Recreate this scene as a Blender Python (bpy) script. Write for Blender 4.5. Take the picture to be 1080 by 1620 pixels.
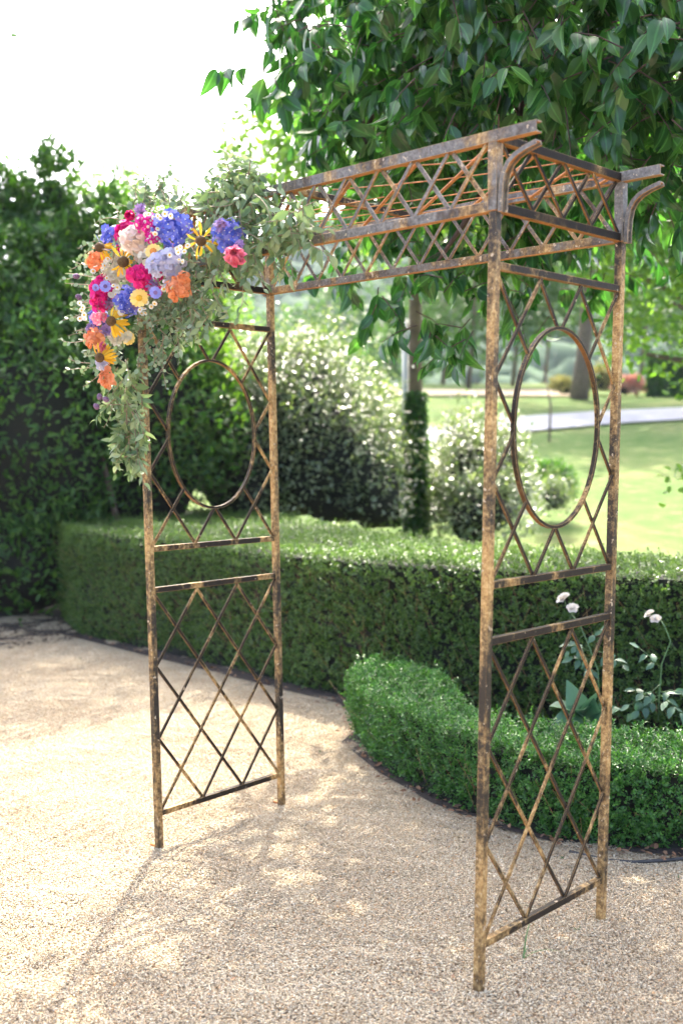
import bpy, bmesh, math, random
import numpy as np
from mathutils import Vector, Matrix

# ------------------------------------------------------------------ camera, sky, sun, exposure
for o in list(bpy.data.objects):
    bpy.data.objects.remove(o)
scene = bpy.context.scene
COL = scene.collection
rng = np.random.default_rng(7)
random.seed(7)

CAM = np.array([3.57635, -2.53622, 1.60313]); YAW, PIT, ROL = -0.77683, -0.05853, -0.00446; FPX = 1747.55

def cam_axes():
    cy, sy = math.cos(YAW), math.sin(YAW)
    f = np.array([sy*math.cos(PIT), cy*math.cos(PIT), math.sin(PIT)])
    r = np.array([cy, -sy, 0.0]); u = np.cross(r, f)
    return r*math.cos(ROL)+u*math.sin(ROL), -r*math.sin(ROL)+u*math.cos(ROL), f
RI, UP, FW = cam_axes()
cd = bpy.data.cameras.new('camera'); cam = bpy.data.objects.new('camera', cd); COL.objects.link(cam)
cam.matrix_world = Matrix(((RI[0], UP[0], -FW[0], CAM[0]), (RI[1], UP[1], -FW[1], CAM[1]), (RI[2], UP[2], -FW[2], CAM[2]), (0, 0, 0, 1)))
cd.sensor_fit = 'VERTICAL'; cd.sensor_height = 36.0; cd.sensor_width = 24.0; cd.lens = 36.0*FPX/1620.0
cd.clip_start = 0.05; cd.clip_end = 4000
cd.dof.use_dof = True; cd.dof.focus_distance = 4.0; cd.dof.aperture_fstop = 2.0
scene.camera = cam
scene.render.resolution_x, scene.render.resolution_y = 682, 1024

SUN_EL = math.radians(52.0); SUN_AZ = math.atan2(-0.664, 0.748)      # azimuth measured clockwise from +Y
SDIR = Vector((math.sin(SUN_AZ)*math.cos(SUN_EL), math.cos(SUN_AZ)*math.cos(SUN_EL), math.sin(SUN_EL)))
w = bpy.data.worlds.new("World"); scene.world = w; w.use_nodes = True
wn, wl = w.node_tree.nodes, w.node_tree.links
wn.clear()
sky = wn.new('ShaderNodeTexSky'); sky.sky_type = 'NISHITA'; sky.sun_disc = False
sky.sun_elevation = SUN_EL; sky.sun_rotation = SUN_AZ; sky.air_density = 0.6; sky.dust_density = 6.0; sky.ozone_density = 0.5
bg = wn.new('ShaderNodeBackground'); bg.inputs['Strength'].default_value = 0.15
wo = wn.new('ShaderNodeOutputWorld'); wl.new(sky.outputs[0], bg.inputs[0]); wl.new(bg.outputs[0], wo.inputs[0])
sl = bpy.data.lights.new('sun', 'SUN'); sl.energy = 2.0; sl.angle = math.radians(0.53); sl.color = (1.0, 0.93, 0.80)
so = bpy.data.objects.new('sun', sl); COL.objects.link(so); so.rotation_euler = SDIR.to_track_quat('Z', 'Y').to_euler()
vs = scene.view_settings; vs.view_transform = 'Standard'; vs.look = 'None'; vs.gamma = 1.0; vs.use_curve_mapping = False
vs.exposure = 3.0
scene.cycles.use_denoising = True
scene.cycles.max_bounces = 8; scene.cycles.diffuse_bounces = 4; scene.cycles.transmission_bounces = 4; scene.cycles.volume_bounces = 1
scene.cycles.sample_clamp_indirect = 6.0

# ------------------------------------------------------------------ helpers
def ray(px, py): return FW*FPX + RI*(px-540) - UP*(py-810)
def aty(px, py, Y):                     # the point of the plane y = Y that a sight line of the survey photo meets
    d = ray(px, py); return CAM + d*((Y-CAM[1])/d[1])
def atd(px, py, dist): return CAM + ray(px, py)/FPX*dist
def nrm(a): return a/np.maximum(np.linalg.norm(a, axis=-1, keepdims=True), 1e-9)

def mesh_np(name, V, F, mats, smooth=False, mat_idx=None, rib=None):
    """V (n,3); F list of index arrays, each (m,k)."""
    me = bpy.data.meshes.new(name)
    V = np.ascontiguousarray(V, dtype=np.float32)
    F = F if isinstance(F, list) else [F]
    loops = np.concatenate([f.reshape(-1) for f in F]).astype(np.int32)
    sizes = np.concatenate([np.full(len(f), f.shape[1]) for f in F]).astype(np.int32)
    starts = np.concatenate([[0], np.cumsum(sizes)[:-1]]).astype(np.int32)
    me.vertices.add(len(V)); me.vertices.foreach_set('co', V.reshape(-1))
    me.loops.add(len(loops)); me.loops.foreach_set('vertex_index', loops)
    me.polygons.add(len(sizes)); me.polygons.foreach_set('loop_start', starts); me.polygons.foreach_set('loop_total', sizes)
    for m in (mats if isinstance(mats, (list, tuple)) else [mats]): me.materials.append(m)
    if mat_idx is not None: me.polygons.foreach_set('material_index', np.asarray(mat_idx, dtype=np.int32))
    if smooth: me.polygons.foreach_set('use_smooth', np.ones(len(sizes), dtype=bool))
    me.update(calc_edges=True)
    if rib is not None: me.attributes.new('rib', 'FLOAT', 'POINT').data.foreach_set('value', np.asarray(rib, dtype=np.float32))
    return me
def link(name, me, parent=None, kind=None, label=None):
    o = bpy.data.objects.new(name, me); COL.objects.link(o)
    if parent is not None: o.parent = parent
    if kind: o['kind'] = kind
    if label: o['label'] = label
    return o
def tag(o, label, cat, group=None):
    o['label'] = label; o['category'] = cat
    if group: o['group'] = group
    return o
def thing(name, label, cat, group=None):
    o = bpy.data.objects.new(name, None); COL.objects.link(o); o.empty_display_size = 0.1
    return tag(o, label, cat, group)

class MB:                                # collects boxes / tubes / sweeps for ONE mesh
    def __init__(s): s.v = []; s.f = []; s.n = 0; s.mi = []
    def add(s, V, F, mi=0):
        V = np.asarray(V, float)
        for f in F: s.f.append([i+s.n for i in f]); s.mi.append(mi)
        s.v.append(V); s.n += len(V)
    def bar(s, a, b, side, wd, th, mi=0):        # rectangular bar a->b, width wd along side, thickness th across
        a, b = np.asarray(a, float), np.asarray(b, float); d = nrm(b-a); side = np.asarray(side, float)
        side = nrm(side-d*(side@d)); o = np.cross(d, side)
        P = [e+side*sx*wd/2+o*sy*th/2 for e in (a, b) for sx, sy in ((-1,-1),(1,-1),(1,1),(-1,1))]
        s.add(P, [(3,2,1,0),(4,5,6,7),(0,1,5,4),(1,2,6,5),(2,3,7,6),(3,0,4,7)], mi)
    def tube(s, pts, rad, n=8, mi=0, cap=True):
        pts = np.asarray(pts, float); m = len(pts); rad = np.broadcast_to(np.asarray(rad, float), (m,))
        T = nrm(np.gradient(pts, axis=0)); ref = np.array([0,0,1.0]) if abs(T[0][2]) < .9 else np.array([1.0,0,0])
        x = nrm(np.cross(T[0], ref)); V = []
        for i in range(m):
            x = nrm(x-T[i]*(x@T[i])); y = np.cross(T[i], x)
            for k in range(n):
                a = 2*math.pi*k/n; V.append(pts[i]+(x*math.cos(a)+y*math.sin(a))*rad[i])
        F = [(i*n+k, i*n+(k+1)%n, (i+1)*n+(k+1)%n, (i+1)*n+k) for i in range(m-1) for k in range(n)]
        if cap: F += [tuple(range(n-1,-1,-1)), tuple((m-1)*n+k for k in range(n))]
        s.add(V, F, mi)
    def sweep(s, pts, prof, side, mi=0):         # prof: closed 2-D profile (side, other); side fixed
        pts = np.asarray(pts, float); T = nrm(np.gradient(pts, axis=0)); side = np.asarray(side, float); V = []; n = len(prof)
        for p, t in zip(pts, T):
            o = nrm(np.cross(t, side))
            V += [p+side*a+o*b for a, b in prof]
        m = len(pts)
        F = [(i*n+k, i*n+(k+1)%n, (i+1)*n+(k+1)%n, (i+1)*n+k) for i in range(m-1) for k in range(n)]
        F += [tuple(range(n-1,-1,-1)), tuple((m-1)*n+k for k in range(n))]
        s.add(V, F, mi)
    def build(s, name, mats, parent=None, smooth=False, bevel=0, **k):
        me = bpy.data.meshes.new(name); me.from_pydata([tuple(p) for p in np.concatenate(s.v)], [], s.f)
        for m in (mats if isinstance(mats, (list, tuple)) else [mats]): me.materials.append(m)
        me.polygons.foreach_set('material_index', s.mi)
        bm = bmesh.new(); bm.from_mesh(me); bmesh.ops.recalc_face_normals(bm, faces=bm.faces)
        if bevel: bmesh.ops.bevel(bm, geom=list(bm.edges), offset=bevel, segments=1, affect='EDGES', clamp_overlap=True)
        bm.to_mesh(me); bm.free()
        if smooth: me.polygons.foreach_set('use_smooth', np.ones(len(me.polygons), dtype=bool))
        me.update()
        return link(name, me, parent, **k)

# ---- materials
def newmat(name):
    m = bpy.data.materials.new(name); m.use_nodes = True; nt = m.node_tree; nt.nodes.clear()
    out = nt.nodes.new('ShaderNodeOutputMaterial'); return m, nt, out
def ramp(nt, fac, stops, interp='LINEAR'):
    r = nt.nodes.new('ShaderNodeValToRGB'); e = r.color_ramp.elements; r.color_ramp.interpolation = interp
    while len(e) < len(stops): e.new(0.5)
    for k, (p, c) in enumerate(stops):
        e[k].position = p; e[k].color = (*c, 1) if len(c) == 3 else c
    nt.links.new(fac, r.inputs[0]); return r
def noise(nt, vec, scale, detail=4, rough=.55, dist=0):
    n = nt.nodes.new('ShaderNodeTexNoise'); n.inputs['Scale'].default_value = scale; n.inputs['Detail'].default_value = detail
    n.inputs['Roughness'].default_value = rough; n.inputs['Distortion'].default_value = dist
    if vec is not None: nt.links.new(vec, n.inputs['Vector'])
    return n
def pos(nt): return nt.nodes.new('ShaderNodeNewGeometry').outputs['Position']
def math_(nt, op, a, b=None):
    n = nt.nodes.new('ShaderNodeMath'); n.operation = op
    for i, x in enumerate((a, b)):
        if x is None: continue
        if isinstance(x, (int, float)): n.inputs[i].default_value = x
        else: nt.links.new(x, n.inputs[i])
    return n.outputs[0]
def mix(nt, fac, a, b):
    n = nt.nodes.new('ShaderNodeMix'); n.data_type = 'RGBA'
    for i, x in ((0, fac), (6, a), (7, b)):
        if isinstance(x, (int, float)): n.inputs[i].default_value = x
        elif isinstance(x, tuple): n.inputs[i].default_value = (*x, 1)
        else: nt.links.new(x, n.inputs[i])
    return n.outputs[2]
def island_random(nt):
    g = nt.nodes.new('ShaderNodeNewGeometry'); oi = nt.nodes.new('ShaderNodeObjectInfo')
    return math_(nt, 'FRACT', math_(nt, 'ADD', g.outputs['Random Per Island'], oi.outputs['Random']))
def leaf_mat(name, cols, rough=.45, trans=.3, tcol=None, spec=.5, bump=0.0):
    m, nt, out = newmat(name)
    f = island_random(nt)
    r = ramp(nt, f, [(i/max(1, len(cols)-1), c) for i, c in enumerate(cols)])
    if bump:                                             # a paler midrib on the large leaves
        at = nt.nodes.new('ShaderNodeAttribute'); at.attribute_name = 'rib'
        rr = ramp(nt, at.outputs['Fac'], [(.80,(1,1,1)),(.97,(bump,bump,bump))]); r = type('R', (), {'outputs': [mix(nt, 1.0, r.outputs[0], rr.outputs[0])]}); nt.nodes[-1].blend_type = 'MULTIPLY'
    p = nt.nodes.new('ShaderNodeBsdfPrincipled'); nt.links.new(r.outputs[0], p.inputs['Base Color'])
    p.inputs['Roughness'].default_value = rough; p.inputs['Specular IOR Level'].default_value = spec
    t = nt.nodes.new('ShaderNodeBsdfTranslucent')
    tm = mix(nt, 1.0, r.outputs[0], tcol or (1, 1, 1)); nt.nodes[-1].blend_type = 'MULTIPLY' if tcol else 'MIX'
    if not tcol: nt.links.new(r.outputs[0], t.inputs[0])
    else: nt.links.new(tm, t.inputs[0])
    s = nt.nodes.new('ShaderNodeMixShader'); s.inputs[0].default_value = trans
    nt.links.new(p.outputs[0], s.inputs[1]); nt.links.new(t.outputs[0], s.inputs[2]); nt.links.new(s.outputs[0], out.inputs[0])
    return m
def plain(name, col, rough=.6, var=.25, scale=20, metal=0, spec=.5, bump=0, bscale=60):
    m, nt, out = newmat(name); p = nt.nodes.new('ShaderNodeBsdfPrincipled')
    n = noise(nt, pos(nt), scale, 5)
    r = ramp(nt, n.outputs[0], [(.3, tuple(c*(1-var) for c in col)), (.7, tuple(min(1, c*(1+var)) for c in col))])
    nt.links.new(r.outputs[0], p.inputs['Base Color']); p.inputs['Roughness'].default_value = rough
    p.inputs['Metallic'].default_value = metal; p.inputs['Specular IOR Level'].default_value = spec
    if bump:
        b = nt.nodes.new('ShaderNodeBump'); b.inputs['Strength'].default_value = bump; b.inputs['Distance'].default_value = .01
        nb = noise(nt, pos(nt), bscale, 6); nt.links.new(nb.outputs[0], b.inputs['Height']); nt.links.new(b.outputs[0], p.inputs['Normal'])
    nt.links.new(p.outputs[0], out.inputs[0]); return m

# ---- leaves in bulk
RIB = np.array([1]+[0,1,0]*4+[1], float)
TCURL = [(.34,.20),(.62,.34),(.10,.10),(.48,-.16)]
def leaf_template(kind, curl=0):
    """returns verts (along 0..1, side -.5...5, up), faces list"""
    if kind == 'rhomb':
        v = [(0,0,0),(.5,-.5,.10),(.5,.5,.10),(1,0,0)]; f = [(0,1,3),(0,3,2)]
    elif kind == 'oval':
        v = [(0,0,0),(.3,-.44,.10),(.3,.44,.10),(.72,-.4,.08),(.72,.4,.08),(1,0,-.05),(.5,0,0)]
        f = [(0,1,6),(0,6,2),(1,3,6),(2,6,4),(3,5,6),(4,6,5)]
    elif kind == 'big':
        xs = [.16,.36,.58,.8]; ws = [.30,.48,.46,.27]; v = [(0,0,0)]
        for x, w_ in zip(xs, ws):
            cz, fo = TCURL[curl]; z = -cz*x*x
            v += [(x,-w_,z+fo*w_*1.1),(x,.03*math.sin(3*x+curl),z),(x,w_,z+fo*w_)]
        v += [(1.0,0,-cz*1.05)]; f = [(0,1,2),(0,2,3)]
        for k in range(3):
            a = 1+3*k; f += [(a,a+3,a+4),(a,a+4,a+1),(a+1,a+4,a+5),(a+1,a+5,a+2)]
        a = 10; f += [(a,13,a+1),(a+1,13,a+2)]
    elif kind == 'round':
        v = [(0,0,0)]+[(.5-.5*math.cos(t), .5*math.sin(t), .05) for t in np.linspace(.5, 2*math.pi-.5, 7)]
        f = [(0,i,i+1) for i in range(1,7)]
    return np.array(v, float), np.array(f)
def leaves_VF(kind, P, D, N, L, W, curl=0):
    tv, tf = leaf_template(kind, curl); P, D, N = np.asarray(P), nrm(np.asarray(D)), np.asarray(N)
    S = nrm(np.cross(D, N)); N = np.cross(S, D); n = len(P)
    L = np.broadcast_to(L, (n,))[:,None,None]; W = np.broadcast_to(W, (n,))[:,None,None]
    V = P[:,None,:]+D[:,None,:]*tv[None,:,0:1]*L+S[:,None,:]*tv[None,:,1:2]*W+N[:,None,:]*tv[None,:,2:3]*L
    F = tf[None]+(np.arange(n)*len(tv))[:,None,None]
    return V.reshape(-1,3), F.reshape(-1, tf.shape[1])
def rvec(n): return nrm(rng.normal(size=(n,3)))
def leaf_obj(kind, P, D, N, L, W, name, mat, parent=None, smooth=False):
    if kind == 'big':
        n = len(P); L = np.broadcast_to(L, (n,)); W = np.broadcast_to(W, (n,)); Vs = []; Fs = []; k = 0; c = np.arange(n) % 4; q = 0
        for j in range(4):
            m = c == j
            if not m.any(): continue
            V, F = leaves_VF('big', P[m], D[m], N[m], L[m], W[m], j); Vs.append(V); Fs.append(F+k); k += len(V)
        V = np.concatenate(Vs); return link(name, mesh_np(name, V, Fs, mat, smooth, None, np.tile(RIB, len(V)//14)), parent, 'stuff')
    V, F = leaves_VF(kind, P, D, N, L, W)
    return link(name, mesh_np(name, V, F, mat, smooth), parent, 'stuff')
def lump(P, k, seed=0):
    r = np.random.default_rng(seed); s = 0
    for i in range(5):
        d = r.normal(size=3)*k*(1+.5*i); s = s+np.sin(P@d+r.uniform(0,6.28))/(1+.4*i)
    return s/2.2

# ------------------------------------------------------------------ ground
def smooth(a, b, x): t = np.clip((x-a)/(b-a), 0, 1); return t*t*(3-2*t)
FH = nrm(np.array([FW[0], FW[1], 0])); RH = nrm(np.array([RI[0], RI[1], 0]))
def terrain(x, y):
    s = (x-CAM[0])*FH[0]+(y-CAM[1])*FH[1]; l = (x-CAM[0])*RH[0]+(y-CAM[1])*RH[1]
    z = np.interp(s, [-60,10.2,12,15,20,26,30,33,40,60,90,400], [-.05,-.05,.0,.3,.9,1.6,2.05,2.45,3.3,5.0,6.5,8])
    k = smooth(-.10, .05, l/np.maximum(s, 1))
    return -.05+(z+.05)*(.25+.75*k)

def grass_mat():
    m, nt, out = newmat('lawn_grass'); p = nt.nodes.new('ShaderNodeBsdfPrincipled'); P = pos(nt)
    a = noise(nt, P, .35, 5, .6); b = noise(nt, P, 3.0, 6, .7); c = noise(nt, P, 40, 3)
    r1 = ramp(nt, a.outputs[0], [(.3,(.06,.125,.025)),(.5,(.11,.165,.045)),(.68,(.27,.26,.11))])
    r2 = ramp(nt, b.outputs[0], [(.38,(.05,.115,.022)),(.55,(.10,.16,.04)),(.7,(.31,.28,.14))])
    nt.links.new(mix(nt, .55, r1.outputs[0], r2.outputs[0]), p.inputs['Base Color']); p.inputs['Roughness'].default_value = .9
    p.inputs['Specular IOR Level'].default_value = .1
    bp = nt.nodes.new('ShaderNodeBump'); bp.inputs['Strength'].default_value = .9; bp.inputs['Distance'].default_value = .06
    nt.links.new(c.outputs[0], bp.inputs['Height']); nt.links.new(bp.outputs[0], p.inputs['Normal']); nt.links.new(p.outputs[0], out.inputs[0]); return m
M_grass = grass_mat()
def polar_sheet(name, s_list, l_list, mat, dz=0.0, kind='structure'):
    S, Lr = np.meshgrid(s_list, l_list, indexing='ij')       # l_list: lateral / max(s, 4)
    LL = Lr*np.maximum(S, 6)
    X = CAM[0]+FH[0]*S+RH[0]*LL; Y = CAM[1]+FH[1]*S+RH[1]*LL; Z = terrain(X, Y)+dz
    V = np.stack([X,Y,Z], -1).reshape(-1,3); n, m_ = S.shape
    i, j = np.meshgrid(np.arange(n-1), np.arange(m_-1), indexing='ij'); a = (i*m_+j).reshape(-1)
    return link(name, mesh_np(name, V, np.stack([a, a+1, a+m_+1, a+m_], 1), mat, True), None, kind)
polar_sheet('lawn', np.concatenate([np.linspace(-40,8,10), np.linspace(9,45,74), np.linspace(47,150,40), np.linspace(170,500,12)]), np.linspace(-1.6,1.6,130), M_grass)

def gravel_ground_mat():
    m, nt, out = newmat('gravel_bed'); p = nt.nodes.new('ShaderNodeBsdfPrincipled'); P = pos(nt)
    v = nt.nodes.new('ShaderNodeTexVoronoi'); v.inputs['Scale'].default_value = 120; nt.links.new(P, v.inputs['Vector'])
    sx = nt.nodes.new('ShaderNodeSeparateColor'); nt.links.new(v.outputs['Color'], sx.inputs[0])
    r = ramp(nt, sx.outputs[0], [(0,(.22,.15,.09)),(.25,(.34,.27,.18)),(.5,(.42,.35,.25)),(.75,(.48,.41,.30)),(.9,(.36,.22,.12)),(1,(.22,.20,.18))])
    n = noise(nt, P, 1.3, 4); r2 = ramp(nt, n.outputs[0], [(.3,(.66,.64,.60)),(.7,(.82,.81,.79))])
    c = mix(nt, 1.0, r.outputs[0], r2.outputs[0]); nt.nodes[-1].blend_type = 'MULTIPLY'
    nt.links.new(c, p.inputs['Base Color']); p.inputs['Roughness'].default_value = .85; p.inputs['Specular IOR Level'].default_value = .2
    b = nt.nodes.new('ShaderNodeBump'); b.inputs['Strength'].default_value = .8; b.inputs['Distance'].default_value = .006
    nt.links.new(math_(nt, 'SUBTRACT', 1.0, v.outputs['Distance']), b.inputs['Height']); nt.links.new(b.outputs[0], p.inputs['Normal'])
    nt.links.new(p.outputs[0], out.inputs[0]); return m
def flat(name, pts, z, mat, kind='structure'):
    me = bpy.data.meshes.new(name); me.from_pydata([(x,y,z) for x,y in pts], [], [tuple(range(len(pts)))]); me.materials.append(mat); me.update()
    return link(name, me, None, kind)
flat('gravel_path', [(-4.85,2.75),(-4.75,2.2),(-4.62,1.95),(-4.9,1.5),(-5.6,.9),(-7,.2),(-9,-1),(-9,-9),(9,-9),(9,2.75)], 0.0, gravel_ground_mat())
M_soil = plain('bark_mulch', (.035,.026,.02), .95, .5, 30, bump=1.0, bscale=70)
flat('mulch_bed', [(-4.85,2.75),(-4.75,2.2),(-4.62,1.95),(-4.9,1.5),(-5.6,.9),(-7,.2),(-9,-1),(-14,2),(-12,8),(-4,8),(-4,2.75)][::-1], .008, M_soil)
flat('planting_bed', [(-4.9,2.5),(-1.2,2.3),(-.72,1.97),(-.56,1.66),(-.03,1.39),(.44,1.215),(.8,1.155),(1.2,1.175),(1.58,1.40),(2.2,1.9),(3.2,3.2),(5,5.5),(-4.6,5.6)], .012, M_soil)

# pebbles: patches of small stones repeated by geometry nodes, each turned and mirrored
def pebble_mat():
    m, nt, out = newmat('pebble'); p = nt.nodes.new('ShaderNodeBsdfPrincipled')
    f = island_random(nt)
    r = ramp(nt, f, [(0,(.40,.29,.175)),(.12,(.54,.435,.295)),(.34,(.61,.515,.375)),(.58,(.66,.58,.45)),(.78,(.73,.67,.56)),(.86,(.56,.35,.18)),(.92,(.40,.375,.34)),(.955,(.63,.54,.40)),(1,(.26,.21,.16))])
    n = noise(nt, pos(nt), 1.1, 4); r2 = ramp(nt, n.outputs[0], [(.32,(.84,.81,.78)),(.66,(1,1,1))])
    c = mix(nt, 1.0, r.outputs[0], r2.outputs[0]); nt.nodes[-1].blend_type = 'MULTIPLY'
    c = mix(nt, 1.0, c, (.81,.795,.725)); nt.nodes[-1].blend_type = 'MULTIPLY'; nt.links.new(c, p.inputs['Base Color']); p.inputs['Roughness'].default_value = .75; p.inputs['Specular IOR Level'].default_value = .3
    nt.links.new(p.outputs[0], out.inputs[0]); return m
M_peb = pebble_mat()
def pebble_patch(size, n, seed):
    r = np.random.default_rng(seed); P = np.stack([r.uniform(-size/2,size/2,n), r.uniform(-size/2,size/2,n), np.zeros(n)], 1)
    win = np.prod(np.clip(1-np.abs(P[:,:2])*2/size, 0, 1)**.5, 1)
    P[:,2] = .010*win*np.clip(lump(P, 9, seed)+.7, 0, 2)+.002*r.uniform(-1,1,n)+.0025
    base = np.array([(1,0,0),(0,1,0),(-1,0,0),(0,-1,0),(0,0,.8),(0,0,-.8)], float)
    R = r.gamma(6, 1/6, n)*.0021+.0008
    sc = np.stack([R*r.uniform(.8,1.5,n), R*r.uniform(.7,1.2,n), R*r.uniform(.55,.95,n)], 1)
    V = base[None]*sc[:,None,:]; V = V*(1+.25*r.normal(size=V.shape))
    A = r.normal(size=(n,3,3)); Q = np.linalg.qr(A)[0]
    th = r.uniform(0,6.28,n); tl = r.normal(size=(n,2))*.35
    V = np.einsum('nij,nkj->nki', Q, V) if False else V
    c, s = np.cos(th)[:,None], np.sin(th)[:,None]
    X = V[:,:,0]*c-V[:,:,1]*s; Y = V[:,:,0]*s+V[:,:,1]*c; Z = V[:,:,2]+X*tl[:,:1]+Y*tl[:,1:]
    V = np.stack([X,Y,Z], -1)+P[:,None,:]
    f = np.array([(0,1,4),(1,2,4),(2,3,4),(3,0,4),(1,0,5),(2,1,5),(3,2,5),(0,3,5)])
    F = f[None]+(np.arange(n)*6)[:,None,None]
    return V.reshape(-1,3), F.reshape(-1,3)
SZ = .55
V, F = pebble_patch(SZ, 18500, 3)
peb = link('gravel', mesh_np('gravel', V, F, M_peb, True), None, 'stuff')
ng = bpy.data.node_groups.new('gravel_spread', 'GeometryNodeTree')
ng.interface.new_socket('Geometry', in_out='INPUT', socket_type='NodeSocketGeometry'); ng.interface.new_socket('Geometry', in_out='OUTPUT', socket_type='NodeSocketGeometry')
gi = ng.nodes.new('NodeGroupInput'); go = ng.nodes.new('NodeGroupOutput')
gr = ng.nodes.new('GeometryNodeMeshGrid'); NX, NY = 18, 9
gr.inputs['Size X'].default_value = SZ*(NX-1)*.985; gr.inputs['Size Y'].default_value = SZ*(NY-1)*.985; gr.inputs['Vertices X'].default_value = NX; gr.inputs['Vertices Y'].default_value = NY
iop = ng.nodes.new('GeometryNodeInstanceOnPoints'); rv = ng.nodes.new('FunctionNodeRandomValue'); rv.data_type = 'INT'
for s_ in rv.inputs:
    if s_.type == 'INT' and s_.name == 'Min': s_.default_value = 0
    if s_.type == 'INT' and s_.name == 'Max' and s_.enabled: s_.default_value = 3
mu = ng.nodes.new('ShaderNodeMath'); mu.operation = 'MULTIPLY'; mu.inputs[1].default_value = math.pi/2
cx = ng.nodes.new('ShaderNodeCombineXYZ')
outi = [s_ for s_ in rv.outputs if s_.type == 'INT'][0]
ng.links.new(outi, mu.inputs[0]); ng.links.new(mu.outputs[0], cx.inputs[2]); ng.links.new(cx.outputs[0], iop.inputs['Rotation'])
ng.links.new(gr.outputs['Mesh'], iop.inputs['Points']); ng.links.new(gi.outputs[0], iop.inputs['Instance']); ng.links.new(iop.outputs[0], go.inputs[0])
md = peb.modifiers.new('spread', 'NODES'); md.node_group = ng
peb.location = (-1.15, .55, .001)

# ------------------------------------------------------------------ road, dry field, hills
M_road = plain('worn_asphalt', (.30,.30,.31), .9, .2, 2)
def strip(name, c0, c1, halfw, mat, dz, n=30):
    """band on the terrain between two (s, l) points"""
    V = []; F = []
    for i in range(n+1):
        t = i/n; s = c0[0]+(c1[0]-c0[0])*t+1.2*math.sin(t*5); l = c0[1]+(c1[1]-c0[1])*t
        for k in range(5):
            ss = s+(k/4-.5)*2*halfw; x = CAM[0]+FH[0]*ss+RH[0]*l; y = CAM[1]+FH[1]*ss+RH[1]*l
            V.append((x, y, float(terrain(np.array(x), np.array(y)))+dz))
    for i in range(n):
        for k in range(4): a = i*5+k; F.append((a, a+1, a+6, a+5))
    me = bpy.data.meshes.new(name); me.from_pydata(V, [], F); me.materials.append(mat); me.update(); me.polygons.foreach_set('use_smooth', [True]*len(F))
    return link(name, me, None, 'structure')
strip('road', (26.5, 0.5), (38.5, 17), 1.7, M_road, .06)
strip('dry_field', (44, 0), (46, 9), 3.2, plain('dry_grass', (.42,.33,.22), .95, .2, 1.5), .08)

M_hill = leaf_mat('hill_woodland', [(.014,.040,.020),(.020,.052,.024),(.030,.066,.028)], .9, .1, None, .1)
def hills():
    ss = np.linspace(150, 420, 26); ll = np.linspace(-1.3, 1.3, 90); S, Lr = np.meshgrid(ss, ll, indexing='ij'); LL = Lr*S
    X = CAM[0]+FH[0]*S+RH[0]*LL; Y = CAM[1]+FH[1]*S+RH[1]*LL
    g = smooth(150, 400, S); Z = -2+g*(64+10*np.sin(Lr*3.1+1)+7*np.sin(Lr*9+.5)+3*np.sin(Lr*23))
    V = np.stack([X,Y,Z], -1).reshape(-1,3); n, m_ = S.shape
    i, j = np.meshgrid(np.arange(n-1), np.arange(m_-1), indexing='ij'); a = (i*m_+j).reshape(-1)
    link('hill', mesh_np('hill', V, np.stack([a, a+1, a+m_+1, a+m_], 1), M_hill, True), None, 'structure')
    # woods on the slope: lumpy crowns joined in one far-off mass
    q = 2600; s = rng.uniform(150, 410, q); lr = rng.uniform(-.42, .5, q); l = lr*s
    x = CAM[0]+FH[0]*s+RH[0]*l; y = CAM[1]+FH[1]*s+RH[1]*l
    z = -2+smooth(150,400,s)*(64+10*np.sin(lr*3.1+1)+7*np.sin(lr*9+.5)+3*np.sin(lr*23))
    bm = bmesh.new(); bmesh.ops.create_icosphere(bm, subdivisions=2, radius=1); bv = np.array([v.co[:] for v in bm.verts]); bf = np.array([[v.index for v in f.verts] for f in bm.faces]); bm.free()
    R = rng.uniform(3.0, 6.5, q); V = bv[None]*R[:,None,None]*np.array([1,1,.9])
    V = V*(1+.13*rng.normal(size=V.shape[:2]))[:,:,None]+np.stack([x,y,z+R*.5], 1)[:,None,:]
    link('woodland', mesh_np('woodland', V.reshape(-1,3), (bf[None]+(np.arange(q)*len(bv))[:,None,None]).reshape(-1,3), M_hill, True), None, 'stuff')
hills()

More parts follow.
